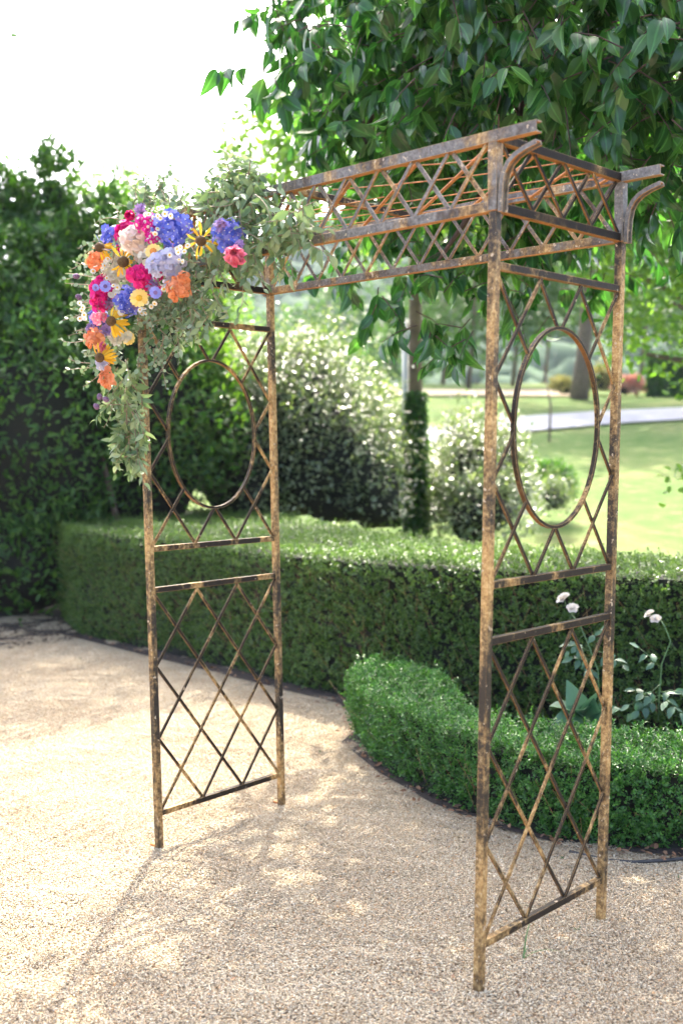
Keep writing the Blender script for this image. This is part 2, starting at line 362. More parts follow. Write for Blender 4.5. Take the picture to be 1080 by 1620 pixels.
# ------------------------------------------------------------------ clipped box hedges
def catmull(pts, n=8):
    pts = np.asarray(pts, float); m = len(pts); out = []
    for i in range(m):
        p0, p1, p2, p3 = pts[(i-1)%m], pts[i], pts[(i+1)%m], pts[(i+2)%m]
        for k in range(n):
            t = k/n; out.append(.5*((2*p1)+(-p0+p2)*t+(2*p0-5*p1+4*p2-p3)*t*t+(-p0+3*p1-3*p2+p3)*t**3))
    return np.array(out)
def inside(P, poly):
    x, y = P[:,0], P[:,1]; c = np.zeros(len(P), bool); n = len(poly)
    for i in range(n):
        x1, y1 = poly[i]; x2, y2 = poly[(i+1)%n]
        c ^= ((y1 > y) != (y2 > y)) & (x < (x2-x1)*(y-y1)/(y2-y1+1e-12)+x1)
    return c
def hedge(name, poly, h, dens_side, dens_top, leaf, mat, mat_core, mat_twig, label, seed, twigs, lumpy=.02, tall_out=.03, mat_top=None, near=None):
    root = thing(name, label, 'hedge', 'clipped box hedges edging the gravel')
    poly = np.asarray(poly, float); nx = np.roll(poly, -1, 0); seg = nx-poly; sl_ = np.linalg.norm(seg, axis=1)
    area = .5*np.sum(poly[:,0]*nx[:,1]-nx[:,0]*poly[:,1])
    if area < 0: poly = poly[::-1]; nx = np.roll(poly, -1, 0); seg = nx-poly; sl_ = np.linalg.norm(seg, axis=1)
    nor = np.stack([seg[:,1], -seg[:,0]], 1)/np.maximum(sl_, 1e-9)[:,None]
    vis = np.array([np.dot(nor[i], CAM[:2]-poly[i]) > -.2 for i in range(len(poly))])
    wgt = sl_*np.where(vis, 1, .25); n = int(wgt.sum()*h*dens_side)
    k = rng.choice(len(poly), n, p=wgt/wgt.sum()); t = rng.uniform(0,1,n)
    P = np.zeros((n,3)); P[:,:2] = poly[k]+seg[k]*t[:,None]; P[:,2] = rng.uniform(.02, h, n)
    N = np.zeros((n,3)); N[:,:2] = nor[k]
    near_top = smooth(h-.10, h, P[:,2]); N[:,2] += near_top*.9; N = nrm(N)
    P[:,:2] -= nor[k]*(near_top**2*.05)[:,None]
    P[:,:2] -= nor[k]*(.05*smooth(.18,.0,P[:,2]))[:,None]
    lo, hi = poly.min(0), poly.max(0); nt_ = int((hi-lo).prod()*dens_top)
    T = np.zeros((nt_,3)); T[:,:2] = rng.uniform(lo, hi, (nt_,2)); T = T[inside(T, poly)]
    if near is not None:                                    # thin the far part of the top
        d = np.linalg.norm(T[:,:2]-CAM[:2], axis=1); T = T[rng.uniform(size=len(T)) < np.clip(near/d, 0, 1)**2]
    T[:,2] = h
    NT = np.tile([0,0,1.0], (len(T),1))
    P = np.concatenate([P,T]); N = np.concatenate([N,NT])
    P = P+N*(lumpy*lump(P, 6, seed)+.5*lumpy*lump(P, 17, seed+1))[:,None]
    hole = lump(P, 11, seed+2)+.5*lump(P, 31, seed+5); keep = (hole > -.95) | (rng.uniform(size=len(P)) < .35); n_side = int(keep[:n].sum()); P, N = P[keep], N[keep]
    ns = len(P); ax = nrm(N*.9+np.array([0,0,.55])+.75*rvec(ns)); out = rng.gamma(2, .5, ns)*tall_out-.035
    K = 8; q = np.tile(np.arange(K), ns); ii = np.repeat(np.arange(ns), K); Ls, Ws = leaf
    tt = (q//2)/(K/2-1)
    B = P[ii]+ax[ii]*(out[ii]-.028*(1-tt))[:,None]+.003*rvec(ns*K)
    rad = nrm(np.cross(ax[ii], rvec(ns*K))); D = nrm(ax[ii]*(.35+.7*tt)[:,None]+rad)
    NN = nrm(ax[ii]+.5*N[ii]+.35*rvec(ns*K))
    s = rng.uniform(.7, 1.2, ns*K)
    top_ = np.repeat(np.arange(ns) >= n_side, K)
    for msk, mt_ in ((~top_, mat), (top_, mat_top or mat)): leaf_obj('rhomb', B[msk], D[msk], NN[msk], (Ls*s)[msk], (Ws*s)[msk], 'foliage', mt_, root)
    # added dark core: a solid, smaller block that stops light behind the leaves
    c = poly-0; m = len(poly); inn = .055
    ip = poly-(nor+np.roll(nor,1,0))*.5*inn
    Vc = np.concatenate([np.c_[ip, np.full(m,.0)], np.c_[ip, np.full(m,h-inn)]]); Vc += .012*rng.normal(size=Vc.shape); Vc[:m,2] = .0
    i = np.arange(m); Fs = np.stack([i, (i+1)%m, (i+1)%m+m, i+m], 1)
    me = bpy.data.meshes.new('blocking_core'); me.from_pydata([tuple(v) for v in Vc], [], [tuple(f) for f in Fs]+[tuple(range(m, 2*m))]); me.materials.append(mat_core); me.update()
    link('blocking_core', me, root, 'stuff')
    # bare twigs showing through the sheared face
    mb = MB(); nv = int(twigs); kk = rng.choice(len(poly), nv, p=wgt/wgt.sum())
    V = []; F = []
    for j in range(nv):
        a = kk[j]; t = rng.uniform(); b = np.array([*(poly[a]+seg[a]*t-nor[a]*.03), rng.uniform(.05, h-.2)])
        d = nrm(np.array([*(nor[a]*.18), .8])+.35*rng.normal(size=3)); ln = rng.uniform(.08,.22); e = b+d*ln+np.array([*nor[a],0])*.04
        sd = nrm(np.cross(d, np.array([*nor[a],0])))*rng.uniform(.0008,.0018); z0 = len(V)
        V += [b-sd, b+sd, e+sd*.5, e-sd*.5]; F.append((z0,z0+1,z0+2,z0+3))
    if nv: link('twig_tangle', mesh_np('twig_tangle', np.array(V), np.array(F), mat_twig), root, 'stuff')
    return root
M_box1 = leaf_mat('box_leaf_fresh', [(.018,.075,.014),(.036,.13,.022),(.06,.19,.03),(.11,.27,.05)], .36, .36, (1.5,1.5,.8))
M_box2 = leaf_mat('box_leaf_old', [(.034,.082,.016),(.062,.135,.025),(.092,.18,.034),(.145,.24,.055)], .34, .38, (1.5,1.5,.8))
M_core = plain('blocking_core_dark', (.010,.011,.006), .95, .5, 40)  # dark colour of the added light-blocking cores
M_twig = plain('box_twig', (.30,.18,.08), .8, .4, 30)
main_poly = catmull([(-4.98,2.70),(-4.5,2.56),(-3.4,2.55),(-2.4,2.5),(-1.4,2.42),(-.5,2.5),(.5,2.68),(1.6,2.95),(3.2,3.5),(4.6,4.2),(4.4,5.4),(2.5,4.5),(.6,3.85),(-1.0,3.8),(-2.6,4.15),(-4.2,4.85),(-6.0,5.5),(-7.0,5.1),(-6.5,3.7),(-5.7,3.05)], 6)
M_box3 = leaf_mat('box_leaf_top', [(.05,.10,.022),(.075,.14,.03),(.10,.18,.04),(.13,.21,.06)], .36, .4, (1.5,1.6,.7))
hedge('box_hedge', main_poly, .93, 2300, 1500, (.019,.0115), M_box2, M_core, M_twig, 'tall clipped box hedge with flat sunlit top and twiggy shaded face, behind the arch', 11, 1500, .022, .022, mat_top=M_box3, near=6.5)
low_poly = catmull([(-.52,1.72),(-.05,1.41),(.42,1.23),(.8,1.17),(1.18,1.19),(1.55,1.42),(2.05,1.98),(2.6,2.7),(2.35,2.95),(1.75,2.3),(1.3,1.9),(.88,1.66),(.42,1.64),(-.02,1.95),(-.45,2.2),(-.75,2.12),(-.72,1.88)], 8)
hedge('low_box_hedge', low_poly, .37, 4300, 4600, (.0155,.0085), M_box1, M_core, M_twig, 'low clipped box hedge with rounded end curving along the gravel', 21, 70, .02, .022)

# ------------------------------------------------------------------ shrubs and trees
def ellipsoid_leaves(C, R, n, inner=.35, front=None):
    U = rvec(n); U[:,2] = np.where(U[:,2] < -.55, -U[:,2], U[:,2])
    k = 1-np.abs(rng.normal(size=n))*inner*.5
    return np.asarray(C)+U*np.asarray(R)*k[:,None], nrm(U/np.asarray(R))
def shrub(name, blobs, n, leaf, mat, label, cat, seed, group=None, gl=.4, nj=.7, bumps=.16, core=True, up=.5, kind='oval', stems=None, spikes=0, freq=3.0):
    root = thing(name, label, cat, group); Ps = []; Ns = []
    vol = np.array([(b[3]*b[4]+b[3]*b[5]+b[4]*b[5]) for b in blobs]); vol = vol/vol.sum()
    for b, v_ in zip(blobs, vol):
        P, N = ellipsoid_leaves(b[:3], b[3:6], int(n*v_)); P += N*(bumps*lump(P, freq, seed)+.5*bumps*lump(P, freq*2.5, seed+1))[:,None]*min(b[3:6])**.5
        Ps.append(P); Ns.append(N)
    P, N = np.concatenate(Ps), np.concatenate(Ns)
    if spikes:                                             # long shoots standing out of the crown
        b = blobs[0]; q = rng.choice(len(P), spikes); add = []; addn = []
        for j in q:
            if N[j,2] < -.1: continue
            d = nrm(N[j]*.5+np.array([0,0,.9])+.25*rng.normal(size=3)); ln = rng.uniform(.15,.55)*min(b[3:6])**.5; m = int(ln*40)+3
            t = rng.uniform(0,1,m)[:,None]; add.append(P[j]+d*t*ln+.03*rng.normal(size=(m,3))); addn.append(np.tile(d, (m,1)))
        P = np.concatenate([P]+add); N = np.concatenate([N]+addn)
    P = P+.04*rng.normal(size=P.shape); ok = P[:,2] > .04; P, N = P[ok], N[ok]; m = len(P)
    D = nrm(N*.5+np.array([0,0,up])+.9*rvec(m)); NN = nrm(N*(1 if gl < .5 else .45)+np.array([.16*gl,-.16*gl,gl])+nj*rvec(m)); s = rng.uniform(.65,1.25,m)
    leaf_obj(kind, P, D, NN, leaf[0]*s, leaf[1]*s, 'foliage', mat, root)
    if core:  # added solid dark core, keeps light from passing through the shrub
        Vs = []; Fs = []; k = 0
        bm = bmesh.new(); bmesh.ops.create_icosphere(bm, subdivisions=3, radius=1); bv = np.array([v.co[:] for v in bm.verts]); bf = np.array([[v.index for v in f.verts] for f in bm.faces]); bm.free()
        for b in blobs:
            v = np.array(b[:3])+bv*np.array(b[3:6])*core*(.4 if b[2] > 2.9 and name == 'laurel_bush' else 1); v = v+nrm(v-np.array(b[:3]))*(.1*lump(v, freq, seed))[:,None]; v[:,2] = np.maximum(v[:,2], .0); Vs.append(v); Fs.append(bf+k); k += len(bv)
        link('blocking_core', mesh_np('blocking_core', np.concatenate(Vs), np.concatenate(Fs), M_core), root, 'stuff')
    if stems:
        for (a, b, r0) in stems:
            a, b = np.array(a), np.array(b); mb = MB(); t = np.linspace(0,1,7)[:,None]; pts = a+(b-a)*t+.06*np.sin(t*5)*np.array([1,.6,0])
            mb.tube(pts, np.linspace(r0, r0*.5, 7), 8); mb.build('stem', M_bark, root, True)
    return root
M_bark = plain('bark', (.14,.10,.075), .9, .4, 14, bump=.8, bscale=35)
M_bark_dark = plain('bark_dark', (.075,.045,.035), .9, .4, 14, bump=.6, bscale=40)
M_laurel = leaf_mat('laurel_leaf', [(.020,.060,.014),(.030,.085,.018),(.045,.115,.024),(.075,.155,.034)], .42, .36, (2.2,2.4,.6), .3)
M_bright = leaf_mat('backlit_leaf', [(.055,.125,.025),(.085,.17,.035),(.13,.22,.06)], .28, .5, (1.9,2.0,.6))
M_silver = leaf_mat('silvery_leaf', [(.06,.10,.04),(.10,.14,.06),(.15,.19,.09),(.22,.25,.14)], .30, .36, (1.5,1.7,.8), 1.0)
M_tree = leaf_mat('dogwood_leaf', [(.015,.058,.018),(.027,.088,.025),(.045,.122,.032),(.08,.175,.045)], .27, .38, (1.9,2.3,.85), .6, 1.9)
M_far = leaf_mat('far_leaf', [(.035,.085,.022),(.05,.115,.03),(.08,.15,.04)], .5, .4, (1.3,1.4,.7))
def P3(px, py, d): return tuple(atd(px, py, d))
def blob(px, py, d, rx, ry, rz): c = P3(px, py, d); return (*c, rx, ry, rz)

shrub('laurel_bush', [(-6.6,3.0,1.5,1.45,1.3,1.75),(-6.7,3.2,3.0,1.1,1.1,1.25),(-6.5,3.4,3.5,.75,.75,.7),(-6.0,4.0,3.3,.5,.5,.5),(-6.4,3.5,4.15,.30,.30,.55),(-6.75,3.1,3.95,.28,.28,.45),(-6.0,3.9,3.8,.25,.25,.4),(-7.3,2.6,3.9,.3,.3,.4),(-7.6,2.0,1.5,1.3,1.2,1.8),(-7.6,2.3,3.0,1.0,1.1,1.1),(-6.2,4.3,2.0,1.1,1.0,1.9),(-6.4,4.3,3.3,.85,.85,.8),(-8.9,.9,1.6,1.5,1.4,2.0),(-6.2,2.9,.5,1.1,.9,.75),(-7.0,2.0,.5,1.0,.9,.75)],
      82000, (.085,.036), M_laurel, 'tall dark evergreen laurel bush at the left edge of the gravel', 'bush', 31, bumps=.3, core=.74, spikes=260, freq=2.6,
      stems=[((-5.9,2.9,0),(-6.2,3.0,1.6),.05),((-5.5,3.6,0),(-5.8,3.7,1.7),.045)])
shrub('backlit_bush', [blob(300,660,11.6,.62,.6,.95),blob(262,720,11.4,.5,.5,.6),blob(318,600,11.7,.45,.45,.5)], 5200, (.085,.04), M_bright,
      'bright backlit green bush seen through the left oval of the arch', 'bush', 41, bumps=.2, core=.6, spikes=40, gl=.8, nj=.6)
shrub('sunlit_bush', [blob(250,450,15.8,1.0,.8,1.3),blob(200,400,15.6,.9,.8,1.0),blob(320,500,16,.8,.8,1.0)], 10500, (.07,.036), M_bright,
      'loose leafy bush in sun behind the flowers and the left panel', 'bush', 42, bumps=.3, core=.5, spikes=120)
shrub('silver_shrub', [blob(480,700,12.6,1.15,1.1,1.25),blob(530,740,12.2,.85,.9,.95),blob(400,720,12.4,.9,.9,1.1),blob(470,600,12.8,.6,.6,.5),blob(590,770,11.9,.38,.5,.6),blob(612,715,14.2,.6,.5,.85),blob(600,800,13.8,.6,.5,.5),blob(560,690,13.4,.6,.6,.7)],
      24000, (.058,.031), M_silver, 'large rounded silvery green shrub glinting in the sun behind the hedge', 'shrub', 51, bumps=.18, core=.7, spikes=260, gl=1.1, nj=.5, up=.15)
shrub('silver_shrub', [blob(752,752,13.2,.62,.8,.7),blob(735,712,13.6,.42,.5,.55),blob(790,745,13.4,.45,.45,.5),blob(760,810,12.6,.65,.6,.5),blob(748,815,12.8,.62,.5,.6),blob(815,790,13.8,.4,.4,.4),blob(695,790,14.2,.5,.5,.6)], 11500, (.055,.03), M_silver,
      'smaller silvery shrub just right of the ivy covered post', 'shrub', 52, bumps=.18, core=.55, spikes=110, gl=1.1, nj=.5, up=.15)
shrub('small_shrub', [blob(868,768,16.5,.42,.42,.4)], 3200, (.05,.028), M_laurel, 'small dark clipped shrub on the lawn seen through the right oval', 'shrub', 53, bumps=.1, core=.75)
shrub('pale_shrub', [blob(872,790,15.6,.30,.3,.32)], 1500, (.045,.024), M_silver, 'low pale shrub in front of the small dark shrub on the lawn', 'shrub', 54, bumps=.12, core=.6, spikes=20)

# post with ivy and a pale conduit beside it
pb = atd(657, 800, 13.0); pz = 0.0
root = thing('wooden_post', 'weathered wooden utility post with ivy over its lower half', 'post')
mb = MB(); mb.tube([(pb[0],pb[1],0),(pb[0],pb[1],2.5),(pb[0],pb[1],5.6)], [.082,.078,.07], 14); mb.build('pole', plain('weathered_wood', (.13,.095,.06), .85, .35, 9, bump=.6, bscale=30), root, True)
cp = atd(641, 800, 13.05); mb = MB(); mb.tube([(cp[0],cp[1],0),(cp[0],cp[1],3.1)], .04, 10); mb.build('conduit', plain('grey_conduit', (.50,.52,.52), .5, .1, 4), root, True)
n = 3600; zz = rng.uniform(0,2.25,n); an = rng.uniform(0,6.283,n); rr = .085+np.abs(rng.normal(size=n))*.05*(1.15-zz/2.6)
P = np.stack([pb[0]+rr*np.cos(an), pb[1]+rr*np.sin(an), zz], 1); N = np.stack([np.cos(an), np.sin(an), np.full(n,.3)], 1)
leaf_obj('oval', P, nrm(np.array([0,0,-.7])+.6*rvec(n)+.3*N), nrm(N+.5*rvec(n)), .06, .045, 'ivy', M_laurel, root)
def cable(name, a, b, sag, r, label):
    t = np.linspace(0,1,25)[:,None]; pts = np.asarray(a)+(np.asarray(b)-np.asarray(a))*t; pts[:,2] -= sag*4*(t*(1-t))[:,0]
    mb = MB(); mb.tube(pts, r, 6); o = mb.build(name, plain(name+'_black', (.05,.05,.05), .6, .2), None, True); tag(o, label, 'cable')
cable('utility_cable', atd(-500,330,12), (pb[0],pb[1],4.9), .28, .011, 'grey overhead cable sagging across the laurel bush to the wooden post')
cable('thin_cable', (pb[0],pb[1],4.8), atd(1500,262,13), .1, .006, 'thin dark cable running right from the wooden post past the arch')

def tree(name, base, h, blobs, n, leaf, mat, label, seed, tr=.2, bark=None, group=None, kind='rhomb', bumps=.5, fork=.5):
    root = shrub(name, blobs, n, leaf, mat, label, 'tree', seed, group, bumps=bumps, core=False, kind=kind, freq=1.1, up=-.1)
    mb = MB(); b = np.array(base); t = np.linspace(0,1,8)[:,None]
    mb.tube(b+np.array([.04*h,.02*h,h])*t*np.array([1,1,1])+np.sin(t*4)*np.array([.05*h*.3,0,0]), np.array([1.5,1.1,1,.92,.85,.7,.55,.35])*tr, 10); tk = mb.build('trunk', bark or M_bark, root, True)
    for bl in blobs:
        a = b+np.array([.04*h*fork,.02*h*fork,h*fork]); c = np.array(bl[:3]); t = np.linspace(0,1,6)[:,None]; mb = MB()
        mb.tube(a+(c-a)*t+np.array([0,0,-.1*h*(fork < .8)])*t*(1-t), np.linspace(tr*.5,tr*.12,6), 6); mb.build('branch', bark or M_bark, root, True)
    return root
def ground(px, s):
    l = (px-540)/FPX*s; x = CAM[0]+FH[0]*s+RH[0]*l; y = CAM[1]+FH[1]*s+RH[1]*l; return np.array([x, y, float(terrain(np.array(x), np.array(y)))])
GT = 'trees beyond the lawn'
def ftree(px, s, h, cw, label, seed, n=5200, leaf=(.30,.2), mat=None, tr=.2, low=.28, group=GT):
    b = ground(px, s); r = np.random.default_rng(seed); bl = []
    for k in range(9):
        a = r.uniform(0,6.28); q = r.uniform(.1,.75)*cw; z = h*r.uniform(low+.08, .9); bl.append((b[0]+math.cos(a)*q, b[1]+math.sin(a)*q, b[2]+z, cw*r.uniform(.38,.55), cw*r.uniform(.38,.55), cw*r.uniform(.28,.42)))
    return tree('broadleaf_tree', b, h*.8, bl, n, leaf, mat or M_far, label, seed, tr, None, group)
ftree(914, 40, 13, 6.0, 'lawn tree with a stout pale trunk standing beyond the road', 61, 9000, tr=.24)
ftree(740, 52, 10, 5.0, 'pale green tree at the far edge of the dry field', 62, 5200, low=.05, tr=.09)
ftree(700, 60, 9, 4.5, 'low pale tree beside the ivy covered post, far off', 63, 4200, low=.0, tr=.09)
ftree(810, 56, 12, 5.5, 'tall hazy tree left of the stout lawn tree', 64, 6000, low=.1, tr=.09)
ftree(1010, 58, 13, 6.5, 'spreading tree above the dark far hedge', 65, 6500, low=.1, tr=.09)
ftree(1120, 47, 12, 6.0, 'tree behind the right end of the dark far hedge', 66, 5500, low=.1)
ftree(600, 85, 8, 7.0, 'rounded pale tree low on the hillside left of the post', 67, 5000, (.45,.3), low=.0)
ftree(520, 110, 9, 9.0, 'broad hazy tree at the foot of the wooded hill', 68, 5000, (.6,.4), low=.0)
ftree(430, 95, 9, 8.0, 'hazy tree above the large silvery shrub, far off', 69, 4500, (.5,.35), low=.0)
ftree(330, 75, 9, 7.0, 'hazy tree far behind the flowers and left panel', 70, 4500, (.45,.3), low=.0)
ftree(860, 70, 15, 7.5, 'tallest hazy tree beyond the road', 71, 5000, (.45,.3), low=.05, tr=.09)
ftree(215, 34, 9.2, 2.6, 'pale tree top just showing behind the left end of the flowers', 72, 3500, (.2,.13), low=.3, tr=.12)
# near tree on the right whose sunny foliage hangs beyond the arch
bl = [blob(1035,330,11,.85,.8,.6),blob(1000,430,11.5,.6,.7,.55),blob(1065,480,10.5,.6,.6,.6),blob(1020,560,11.0,.42,.4,.3),blob(1100,390,10.5,.9,.8,.8),blob(1010,240,11.5,.9,.9,.7),blob(1110,260,11,1.1,1,.9),blob(1095,620,9.6,.2,.2,.12),blob(1095,770,9.3,.16,.2,.12)]
tree('lime_green_tree', ground(1330,11.5), 5.2, bl, 9000, (.075,.05), M_bright, 'sunlit yellow green tree drooping beyond the right side of the arch', 81, .16, kind='oval', bumps=.25)
bl = [blob(470,260,11,.75,.7,.6),blob(530,320,11,.7,.7,.45),blob(430,310,11.5,.5,.5,.4),blob(560,200,11.5,.8,.8,.7),blob(640,340,11.5,.7,.7,.35),blob(700,330,11.5,1.0,1,1.0),blob(820,250,12,1.1,1,1.1),blob(930,350,12,.8,.8,.8)]
tree('light_green_tree', ground(640,13.6), 4.6, bl, 11000, (.085,.055), M_bright, 'light green tree behind the dark overhanging foliage', 82, .06, kind='oval', bumps=.3, fork=.97)

bl = [(-8.0,6.2,9.0,1.5,1.4,.9),(-9.2,5.8,9.2,1.6,1.5,1.0),(-8.9,7.4,9.6,1.6,1.5,1.0),(-10.6,5.0,9.0,1.6,1.6,1.2),(-7.3,6.6,9.0,.8,.8,.5),(-12,4.0,8.6,1.6,1.6,1.3),(-8.85,3.95,6.5,.33,.3,.25)]  # crown out of view, added to shade the back-left gravel; last blob is edge leaves
tree('shade_tree', (-14.5,4.0,0), 8.8, bl, 8500, (.12,.07), M_laurel, 'tree behind the laurel bush, its unseen crown added for shade, a few leaves showing at the left edge', 83, .2, kind='oval', bumps=.4, fork=.98)
lc = lambda px, s_, h: (*(CAM+FH*s_+RH*((px-540)/FPX*s_))[:2], h)
bl = [(*lc(px, s_, h), r_, r_, r_*.6) for px, s_, h, r_ in ((800,33,12.5,2.2),(880,36,13,2.4),(960,33,12,2.2),(1040,36,13,2.4),(740,36,13.5,2.0),(1120,34,12.5,2.4),(1010,31,12.5,1.8))]  # crown behind nearer foliage, added to throw a shade band on the lawn
tree('lawn_shade_tree', ground(1300,37), 11.5, bl, 9000, (.30,.2), M_far, 'hidden spreading crown added above the road to shade the lawn', 84, .2, fork=.9)
# far hedge, red bushes and drive side on the lawn
q = ground(1075, 42); b0 = ground(1025,41.5)
hp = [(b0+FH*0)[:2], (ground(1160,43))[:2], (ground(1160,46))[:2], (ground(1030,45))[:2]]
root = thing('far_hedge', 'dark square clipped hedge across the road', 'hedge')
P = []; N = []
for (a, b) in ((hp[0],hp[1]),(hp[0],hp[3])):
    t = rng.uniform(0,1,2500)[:,None]; xy = np.array(a)+(np.array(b)-np.array(a))*t; P.append(np.c_[xy, b0[2]+rng.uniform(0,1.55,2500)]); N.append(np.tile(-FH, (2500,1)))
t = rng.uniform(0,1,(1500,2)); xy = np.array(hp[0])+(np.array(hp[1])-np.array(hp[0]))*t[:,:1]+(np.array(hp[3])-np.array(hp[0]))*t[:,1:]; P.append(np.c_[xy, np.full(1500,b0[2]+1.55)]); N.append(np.tile([0,0,1.0],(1500,1)))
P, N = np.concatenate(P), np.concatenate(N); P += .06*rng.normal(size=P.shape)
leaf_obj('rhomb', P, nrm(N+rvec(len(P))), nrm(N+.5*rvec(len(P))), .16, .11, 'foliage', M_laurel, root)
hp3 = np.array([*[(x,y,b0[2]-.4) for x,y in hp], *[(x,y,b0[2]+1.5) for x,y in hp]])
link('blocking_core', mesh_np('blocking_core', hp3, np.array([(0,1,5,4),(1,2,6,5),(2,3,7,6),(3,0,4,7),(4,5,6,7)]), M_core), root, 'stuff')  # added dark block that stops light inside the far hedge
M_red = leaf_mat('coral_blossom', [(.50,.17,.12),(.55,.24,.18),(.46,.26,.17)], .6, .3)
def lb(px, py, s, rx, rz): c = P3(px, py, s); return (*c, rx, rx, rz)
shrub('coral_shrub', [lb(988,612,41.5,.55,.42),lb(1003,610,41.8,.4,.35)], 900, (.16,.12), M_red, 'coral red flowering shrub beside the dark far hedge', 'shrub', 91, core=.6)
shrub('gold_shrub', [lb(948,606,43,.75,.5),lb(890,612,43,.5,.35)], 900, (.18,.12), leaf_mat('golden_leaf', [(.2,.2,.05),(.28,.26,.07)], .5, .4), 'yellow green low shrub at the foot of the stout lawn tree', 'shrub', 92, core=.6)
# young tree on the lawn with thin stem
gb = ground(868, 27); root = thing('sapling', 'thin bare sapling standing by the road seen through the right oval', 'sapling')
mb = MB(); mb.tube([gb-[0,0,.1], gb+[.0,.05,.9], gb+[-.25,.1,1.9]], [.03,.025,.012], 6); mb.build('stem', M_bark, root, True)

# ------------------------------------------------------------------ big tree overhead
root = thing('overhanging_tree', 'broad leaved tree whose dark glossy foliage hangs over the arch', 'tree')
LB = [(560,50,5.9,.42),(500,20,5.6,.28),(640,110,5.4,.5),(720,50,5.2,.5),(820,80,4.7,.5),(930,50,4.5,.5),(1040,110,4.4,.42),(690,215,5.8,.5),(600,215,5.9,.36),(870,180,5.6,.45),
      (985,205,5.0,.36),(1060,215,4.6,.3),(700,370,6.0,.32),(610,385,6.1,.2),(790,330,5.7,.36),(870,290,5.8,.36),(530,120,5.8,.2),(470,55,5.3,.12),(760,440,5.5,.26),(690,475,5.4,.17),
      (680,520,5.2,.07),(592,470,5.6,.08),(745,520,5.6,.08),(528,448,5.9,.04),(480,438,5.9,.04),(640,-80,5.6,.6),(760,-90,5.0,.6),(900,-90,4.8,.6),(1040,-60,4.7,.55),(540,-90,6.0,.5),
      (1150,40,4.6,.55),(1180,200,4.9,.5),(700,-260,5.8,.7),(860,-260,5.4,.7),(1020,-260,5.2,.7),(1180,-150,5.2,.7),(800,200,6.4,.5),(720,120,6.3,.55),(960,300,6.2,.4),(640,300,6.4,.28),(560,330,6.4,.2),
      (940,130,5.6,.5),(820,420,6.2,.25),(430,110,5.2,.06),(860,480,6.3,.13),(940,430,6.4,.2),(600,130,8.2,.6),(660,250,8.0,.55),(540,190,7.6,.4),(720,180,7.8,.55),(600,-60,7.6,.6),(790,200,8.6,.45),(880,180,8.9,.5),(970,210,9.0,.5),(1060,160,8.8,.45),(850,80,8.4,.4),(470,-150,7.0,.42)]  # deepest lobes and the high left one are added to shade hedges and gravel
LP = []; LD = []; LN = []; LL = []; tw = MB(); tips = []
def twig(p, d, ln, m, size):
    global LP, LD, LN, LL
    d = nrm(d); e = p+d*ln+np.array([0,0,-.12*ln]); tw.tube([p, p+d*ln*.55, e], [.0035,.0028,.0015], 4, cap=False)
    for j in range(m):
        t = .25+.75*(j+.5)/m; q = p+(e-p)*t; sgn = 1 if j % 2 else -1
        sd = nrm(np.cross(d, np.array([0,0,1.0]))+1e-6); hd = rng.normal(size=3)*.35
        dd = nrm(d*.45+sd*sgn*.55+np.array([0,0,-.75])+hd*np.array([1,1,.6])); LP.append(q); LD.append(dd)
        LN.append(nrm(d*.5-dd*.1+np.array([0,0,.6])+rng.normal(size=3)*.45)); LL.append(size*rng.uniform(.65,1.15))
for (px, py, dd, R) in LB:
    c = atd(px, py, dd); nt_ = max(3, int(54*(R/.5)**2.3))
    for j in range(nt_):
        u = rvec(1)[0]; p = c+u*R*rng.uniform(.1,.95)**.5
        twig(p, nrm(u*.7+np.array([0,0,-.25])+.6*rng.normal(size=3)), rng.uniform(.14,.26), 7, .115)
LP, LD, LN, LL = map(np.array, (LP, LD, LN, LL))
# a trunk outside the view on the right, boughs reaching over
tb = np.array([2.9, 3.6, 0.0]); 
mb = MB(); t = np.linspace(0,1,9)[:,None]; mb.tube(tb+np.array([-.25,-.1,3.9])*t+np.sin(t*4)*np.array([.07,.05,0]), [.26,.2,.18,.17,.165,.16,.15,.13,.1], 14); mb.build('trunk', M_bark_dark, root, True)
for (px, py, dd) in [(560,60,5.8),(720,60,5.3),(860,30,5.0),(1000,20,4.7),(700,215,5.9),(870,150,5.7),(790,330,5.8),(690,380,6.0),(760,440,5.6),(600,215,6.0),(930,140,5.5),(980,60,5.1),(820,-200,5.4),(470,-150,7.0)]:
    c = atd(px, py, dd); a = tb+np.array([-.24,-.09,rng.uniform(3.3,3.85)]) if py < 212 else atd(px+110, 120, dd-.2); t = np.linspace(0,1,9)[:,None]
    wob = np.cumsum(rng.normal(size=(9,3))*.05, 0); wob[0] = 0
    mb = MB(); mb.tube(a+(c-a)*t+wob*t+np.array([0,0,.35])*t*(1-t)*3, np.linspace(.06,.010,9)*rng.uniform(.7,1.1), 8); mb.build('branch', M_bark_dark, root, True)
tw.build('twig', M_bark_dark, root, True, kind='stuff')
def project(P):
    d = P-CAM; z = d@FW; return 540+FPX*(d@RI)/z, 810-FPX*(d@UP)/z, z
px_, py_, z_ = project(LP+LD*.05); inv = (px_ > -20) & (px_ < 1100) & (py_ > -20) & (py_ < 1640)
score = np.where(inv, 1/z_, 0); order = np.argsort(-score); sel = order[:300]; rest = order[300:]
leaf_obj('big', LP[rest], LD[rest], LN[rest], LL[rest], LL[rest]*.56, 'foliage', M_tree, root, True)
